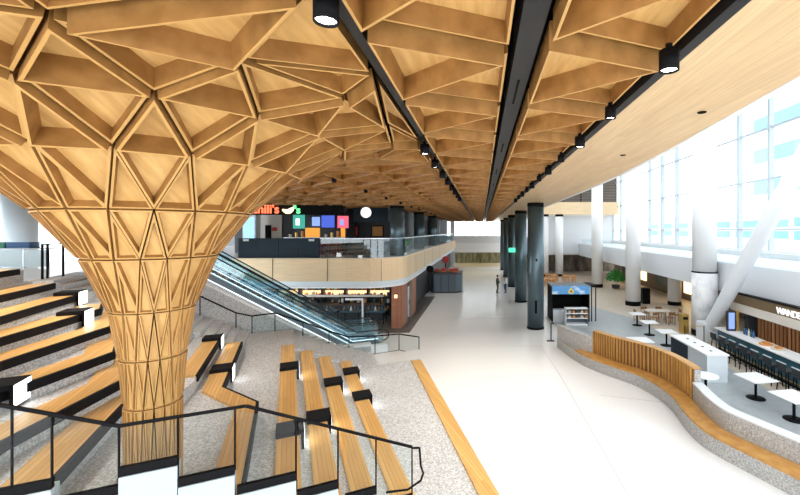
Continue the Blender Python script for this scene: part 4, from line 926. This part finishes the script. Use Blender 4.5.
# ---------------- black market kiosk
x0, x1, y0, y1 = 4.55, 7.0, 26.0, 27.8
t = thing('black_kiosk', 'black open fronted kiosk with blue sky banner beside the nearest dark column', 'kiosk', (5.8, 26.8, 0))
MB().box(x0, x1, y1-.06, y1, 0, 2.25).build('back_panel', 'soot', t); MB().box(x0, x0+.07, y0, y1-.061, 0, 2.25).build('side_panel', 'black', t); MB().box(x1-.07, x1, y0, y1-.061, 0, 2.25).build('side_panel', 'black', t)
MB().box(x0-.02, x1+.02, y0-.02, y1, 2.251, 2.33).build('roof', 'slate', t); MB().box(x0, x1, y0-.06, y0-.021, 1.80, 2.33).build('banner', noisy('sky_banner', (.10, .34, .68), (.62, .76, .88), (1, 1, 1.5), 1.4, .5, 3, .5, .62), t, 'blue sky banner')
mx = (x0+x1)/2; MB().add([(mx-.22, y0-.066, 1.88), (mx+.22, y0-.066, 1.88), (mx, y0-.066, 2.26), (mx-.22, y0-.061, 1.88), (mx+.22, y0-.061, 1.88), (mx, y0-.061, 2.26)], [[0, 1, 2], [3, 5, 4], [0, 3, 4, 1], [1, 4, 5, 2], [2, 5, 3, 0]]).build('warning_emblem', 'yellow', t, 'yellow triangle emblem')
MB().add([(mx-.07, y0-.07, 1.94), (mx+.07, y0-.07, 1.94), (mx, y0-.07, 2.1)], [[0, 1, 2]]).build('emblem_mark', 'black', t)
MB().box(x0+.08, x0+1.1, y0+.1, y0+.6, 0, .75).build('counter', 'cool', t); 
for x in (x1+.15, x1+.42):
    for y in (y0+.1, y1-.1): MB().bar((x, y, 0), (x, y, 2.3), .06).build('post', 'black', t)
MB().box(x1+.03, x1+.46, y0, y1, 2.3, 2.35).build('side_roof', 'black', t)
t = thing('white_display_rack', 'white two shelf display rack standing before the black kiosk', 'rack', (6.0, 25.3, 0))
MB().box(5.25, 6.6, 24.95, 25.45, 0, .10).build('base', 'white', t); MB().box(5.25, 6.6, 25.42, 25.45, .10, 1.05).build('back_panel', 'slate', t)
for z in (.42, .72, 1.02): MB().box(5.25, 6.6, 24.95, 25.419, z, z+.05).build('shelf', 'white', t)
for x in (5.22, 6.6): MB().box(x, x+.04, 24.95, 25.45, .0, 1.07).build('side_panel', 'white' if x < 6 else 'slate', t)
for z in (.47, .77):
    for q in range(5): px = 5.4+.26*q; tag(MB().box(px, px+.15, 25.0, 25.3, z, z+.14).build('packet', ['cream', 'orange', 'products'][q % 3], None), 'small packet on the white display rack', 'packet', 'packets on the white rack')
t = thing('posts_barrier', 'short black bollard post at the rounded end of the bench wall', 'bollard', (3.45, 21.3, 0)); p = on_z(551, 341, 0)
t.location = p; XF[t.name] = Matrix.Translation(p)
MB().bar((p.x, p.y, .02), (p.x, p.y, .95), .09, .05).build('post', 'black', t); MB().box(p.x-.22, p.x+.18, p.y-.12, p.y+.12, 0, .02).build('base_plate', 'black', t); MB().bar((p.x, p.y, .93), (p.x+.16, p.y, .93), .05).build('arm', 'black', t)

# ================================================================== FAR LEFT, UPPER DECK
mb = MB(); mb.box(-26.3, -26, -5, 2, DECK, CEIL+.4); mb.box(-26.3, -26, 19.2, 23.4, DECK, CEIL+.4); mb.box(-26.3, -26, 34, 66, DECK, CEIL+.4); struct('wall_left', mb, 'bluewhite')
wt = thing('window_4', None, None, (-26, 10, DECK), kind='structure'); MB().box(-26.2, -26.15, 2, 19.2, DECK, CEIL+.4).build('pane', 'win', wt); MB().box(-26.2, -26.15, 23.4, 34, DECK, CEIL+.4).build('pane', 'win', wt)
for k in range(9): y = 2+k*2.15; MB().box(-26.25, -26.0, y-.06, y+.06, DECK, CEIL+.4).build('mullion', 'white', wt)
for y in (26, 28.6, 31.2): MB().box(-26.25, -26.0, y-.06, y+.06, DECK, CEIL+.4).build('mullion', 'white', wt)
t = thing('deck_white_column', 'broad pale column beside the window beyond the upper seating', 'column', (-21.6, 18.6, DECK), kind='thing'); ring_z(.66, DECK, CEIL+.3, (-21.6, 18.6, 0)).build('shaft', 'bluewhite', t)
FROST = noisy('frosted', (.60, .74, .78), (.66, .79, .83), (1, 1, 1), 2, .3)
for k in range(4):
    x = -21.6+1.02*k
    t = thing('glass_screen', ['pale frosted screen panel on the upper deck, farthest from the timber column', 'pale frosted screen panel under the green tray stack', 'pale frosted screen panel under the blue tray stack', 'pale frosted screen panel on the upper deck, nearest the timber column'][k], 'screen', (x+.5, 16.2, DECK), 0, 'frosted screens along the upper deck')
    MB().box(x+.03, x+.97, 16.18, 16.22, DECK+.04, DECK+.74).build('pane', FROST, t)
    for q in (x, x+.97): MB().box(q, q+.03, 16.17, 16.23, DECK, DECK+.76).build('post', 'chrome', t)
MB().box(-21.6, -17.5, 16.1, 16.6, DECK+.77, DECK+.80).build('counter_top', 'cool', t, 'pale counter top over the frosted screens')
for c, lb, x in (('bingreen', 'dark green tray stack on the frosted screens of the upper deck', -19.75), ('binblue', 'dark blue tray stack beside the green ones on the upper deck', -18.75)):
    t = thing('tray_stack', lb, 'trays', (x, 16.35, DECK+.80))
    for q in range(3): MB().box(x-.47, x+.47, 16.15, 16.55, DECK+.802+.085*q, DECK+.875+.085*q).build('tray', c, t, bevel=.01)
t = thing('deck_gate', 'thin black metal gate frame at the top of the seating', 'gate', tuple(uv(-6.85, 17.4, DECK)))
g_ = [uv(-6.88, 17.15, DECK), uv(-6.86, 17.4, DECK), uv(-6.72, 18.0, DECK)]
for p in g_: MB().bar(p, p+Vector((0, 0, 1.1)), .045).build('post', 'black', t)
MB().bar(g_[0]+Vector((0, 0, 1.08)), g_[2]+Vector((0, 0, 1.08)), .035).build('top_rail', 'black', t)
ld = bpy.data.lights.new('window_daylight', 'AREA'); ld.shape = 'RECTANGLE'; ld.size = 32; ld.size_y = 3.2; ld.energy = 5500; ld.color = (.86, .94, 1)
lo = link(bpy.data.objects.new('window_daylight', ld)); lo.location = (-25.9, 18, 6.0); lo.rotation_euler = (0, R(-90), 0)
# ================================================================== PEOPLE
def person(label, loc, joints, edges_, radii, m_body, parts_, rz=0.0):
    me = bpy.data.meshes.new('person'); me.from_pydata([Vector(p) for p in joints], edges_, [])
    o = link(bpy.data.objects.new('person', me))
    md = o.modifiers.new('skin', 'SKIN'); md.use_smooth_shade = True
    for i, r in enumerate(radii): me.skin_vertices[0].data[i].radius = (r, r)
    me.skin_vertices[0].data[0].use_root = True
    sb = o.modifiers.new('sub', 'SUBSURF'); sb.levels = 1; sb.render_levels = 1
    dg = bpy.context.evaluated_depsgraph_get(); m2 = bpy.data.meshes.new_from_object(o.evaluated_get(dg)); o.modifiers.clear(); o.data = m2
    m2.materials.clear()
    for mm in ('skin',)+tuple(m_body): m2.materials.append(M[mm])
    for p in m2.polygons:
        z = p.center.z; x = abs(p.center.x); p.use_smooth = True
        p.material_index = 0 if z > 1.42 else (1 if (z > .92 or x > .24) else 2)
        if z < .09: p.material_index = 3
        if x > .24 and z < .86: p.material_index = 0
    o.location = loc; o.rotation_euler = (0, 0, rz); XF[o.name] = Matrix.Translation(Vector(loc)) @ Matrix.Rotation(rz, 4, 'Z')
    tag(o, label, 'person')
    mt = XF[o.name]
    def L(mb): mb.v = [mt @ p for p in mb.v]; return mb
    head = Vector(joints[4])
    L(MB().lathe(head+Vector((0, .015, -.02)), [(.085, -.03), (.105, .03), (.10, .09), (.07, .135), (0, .15)], 16)).build('hair', 'hair', o)
    return o
J = [(0, 0, .95), (0, 0, 1.15), (0, 0, 1.38), (0, -.01, 1.50), (0, -.02, 1.62), (0, -.02, 1.70),
     (.17, 0, 1.40), (.25, -.05, 1.12), (.27, -.2, .90), (-.17, 0, 1.40), (-.25, -.05, 1.12), (-.25, -.25, .98),
     (.10, 0, .88), (.11, -.02, .50), (.11, .02, .08), (.11, -.14, .04), (-.10, 0, .88), (-.11, -.06, .50), (-.12, .08, .08), (-.12, -.08, .04)]
EG = [(0, 1), (1, 2), (2, 3), (3, 4), (4, 5), (2, 6), (6, 7), (7, 8), (2, 9), (9, 10), (10, 11), (0, 12), (12, 13), (13, 14), (14, 15), (0, 16), (16, 17), (17, 18), (18, 19)]
RD = [.165, .155, .165, .06, .105, .08, .085, .06, .045, .085, .06, .045, .115, .08, .055, .042, .115, .08, .055, .042]
p1 = on_z(497.5, 293, 0); p2 = on_z(505.5, 293, 0)
person('person in dark olive clothes standing on the concourse facing the other', p1, J, EG, RD, ('cloth_dark', 'cloth_dark', 'black'), None, R(70))
person('person in white top and blue jeans standing by the column row', p2, J, EG, RD, ('cloth_white', 'denim', 'black'), None, R(-80))
bpy.context.view_layer.update()
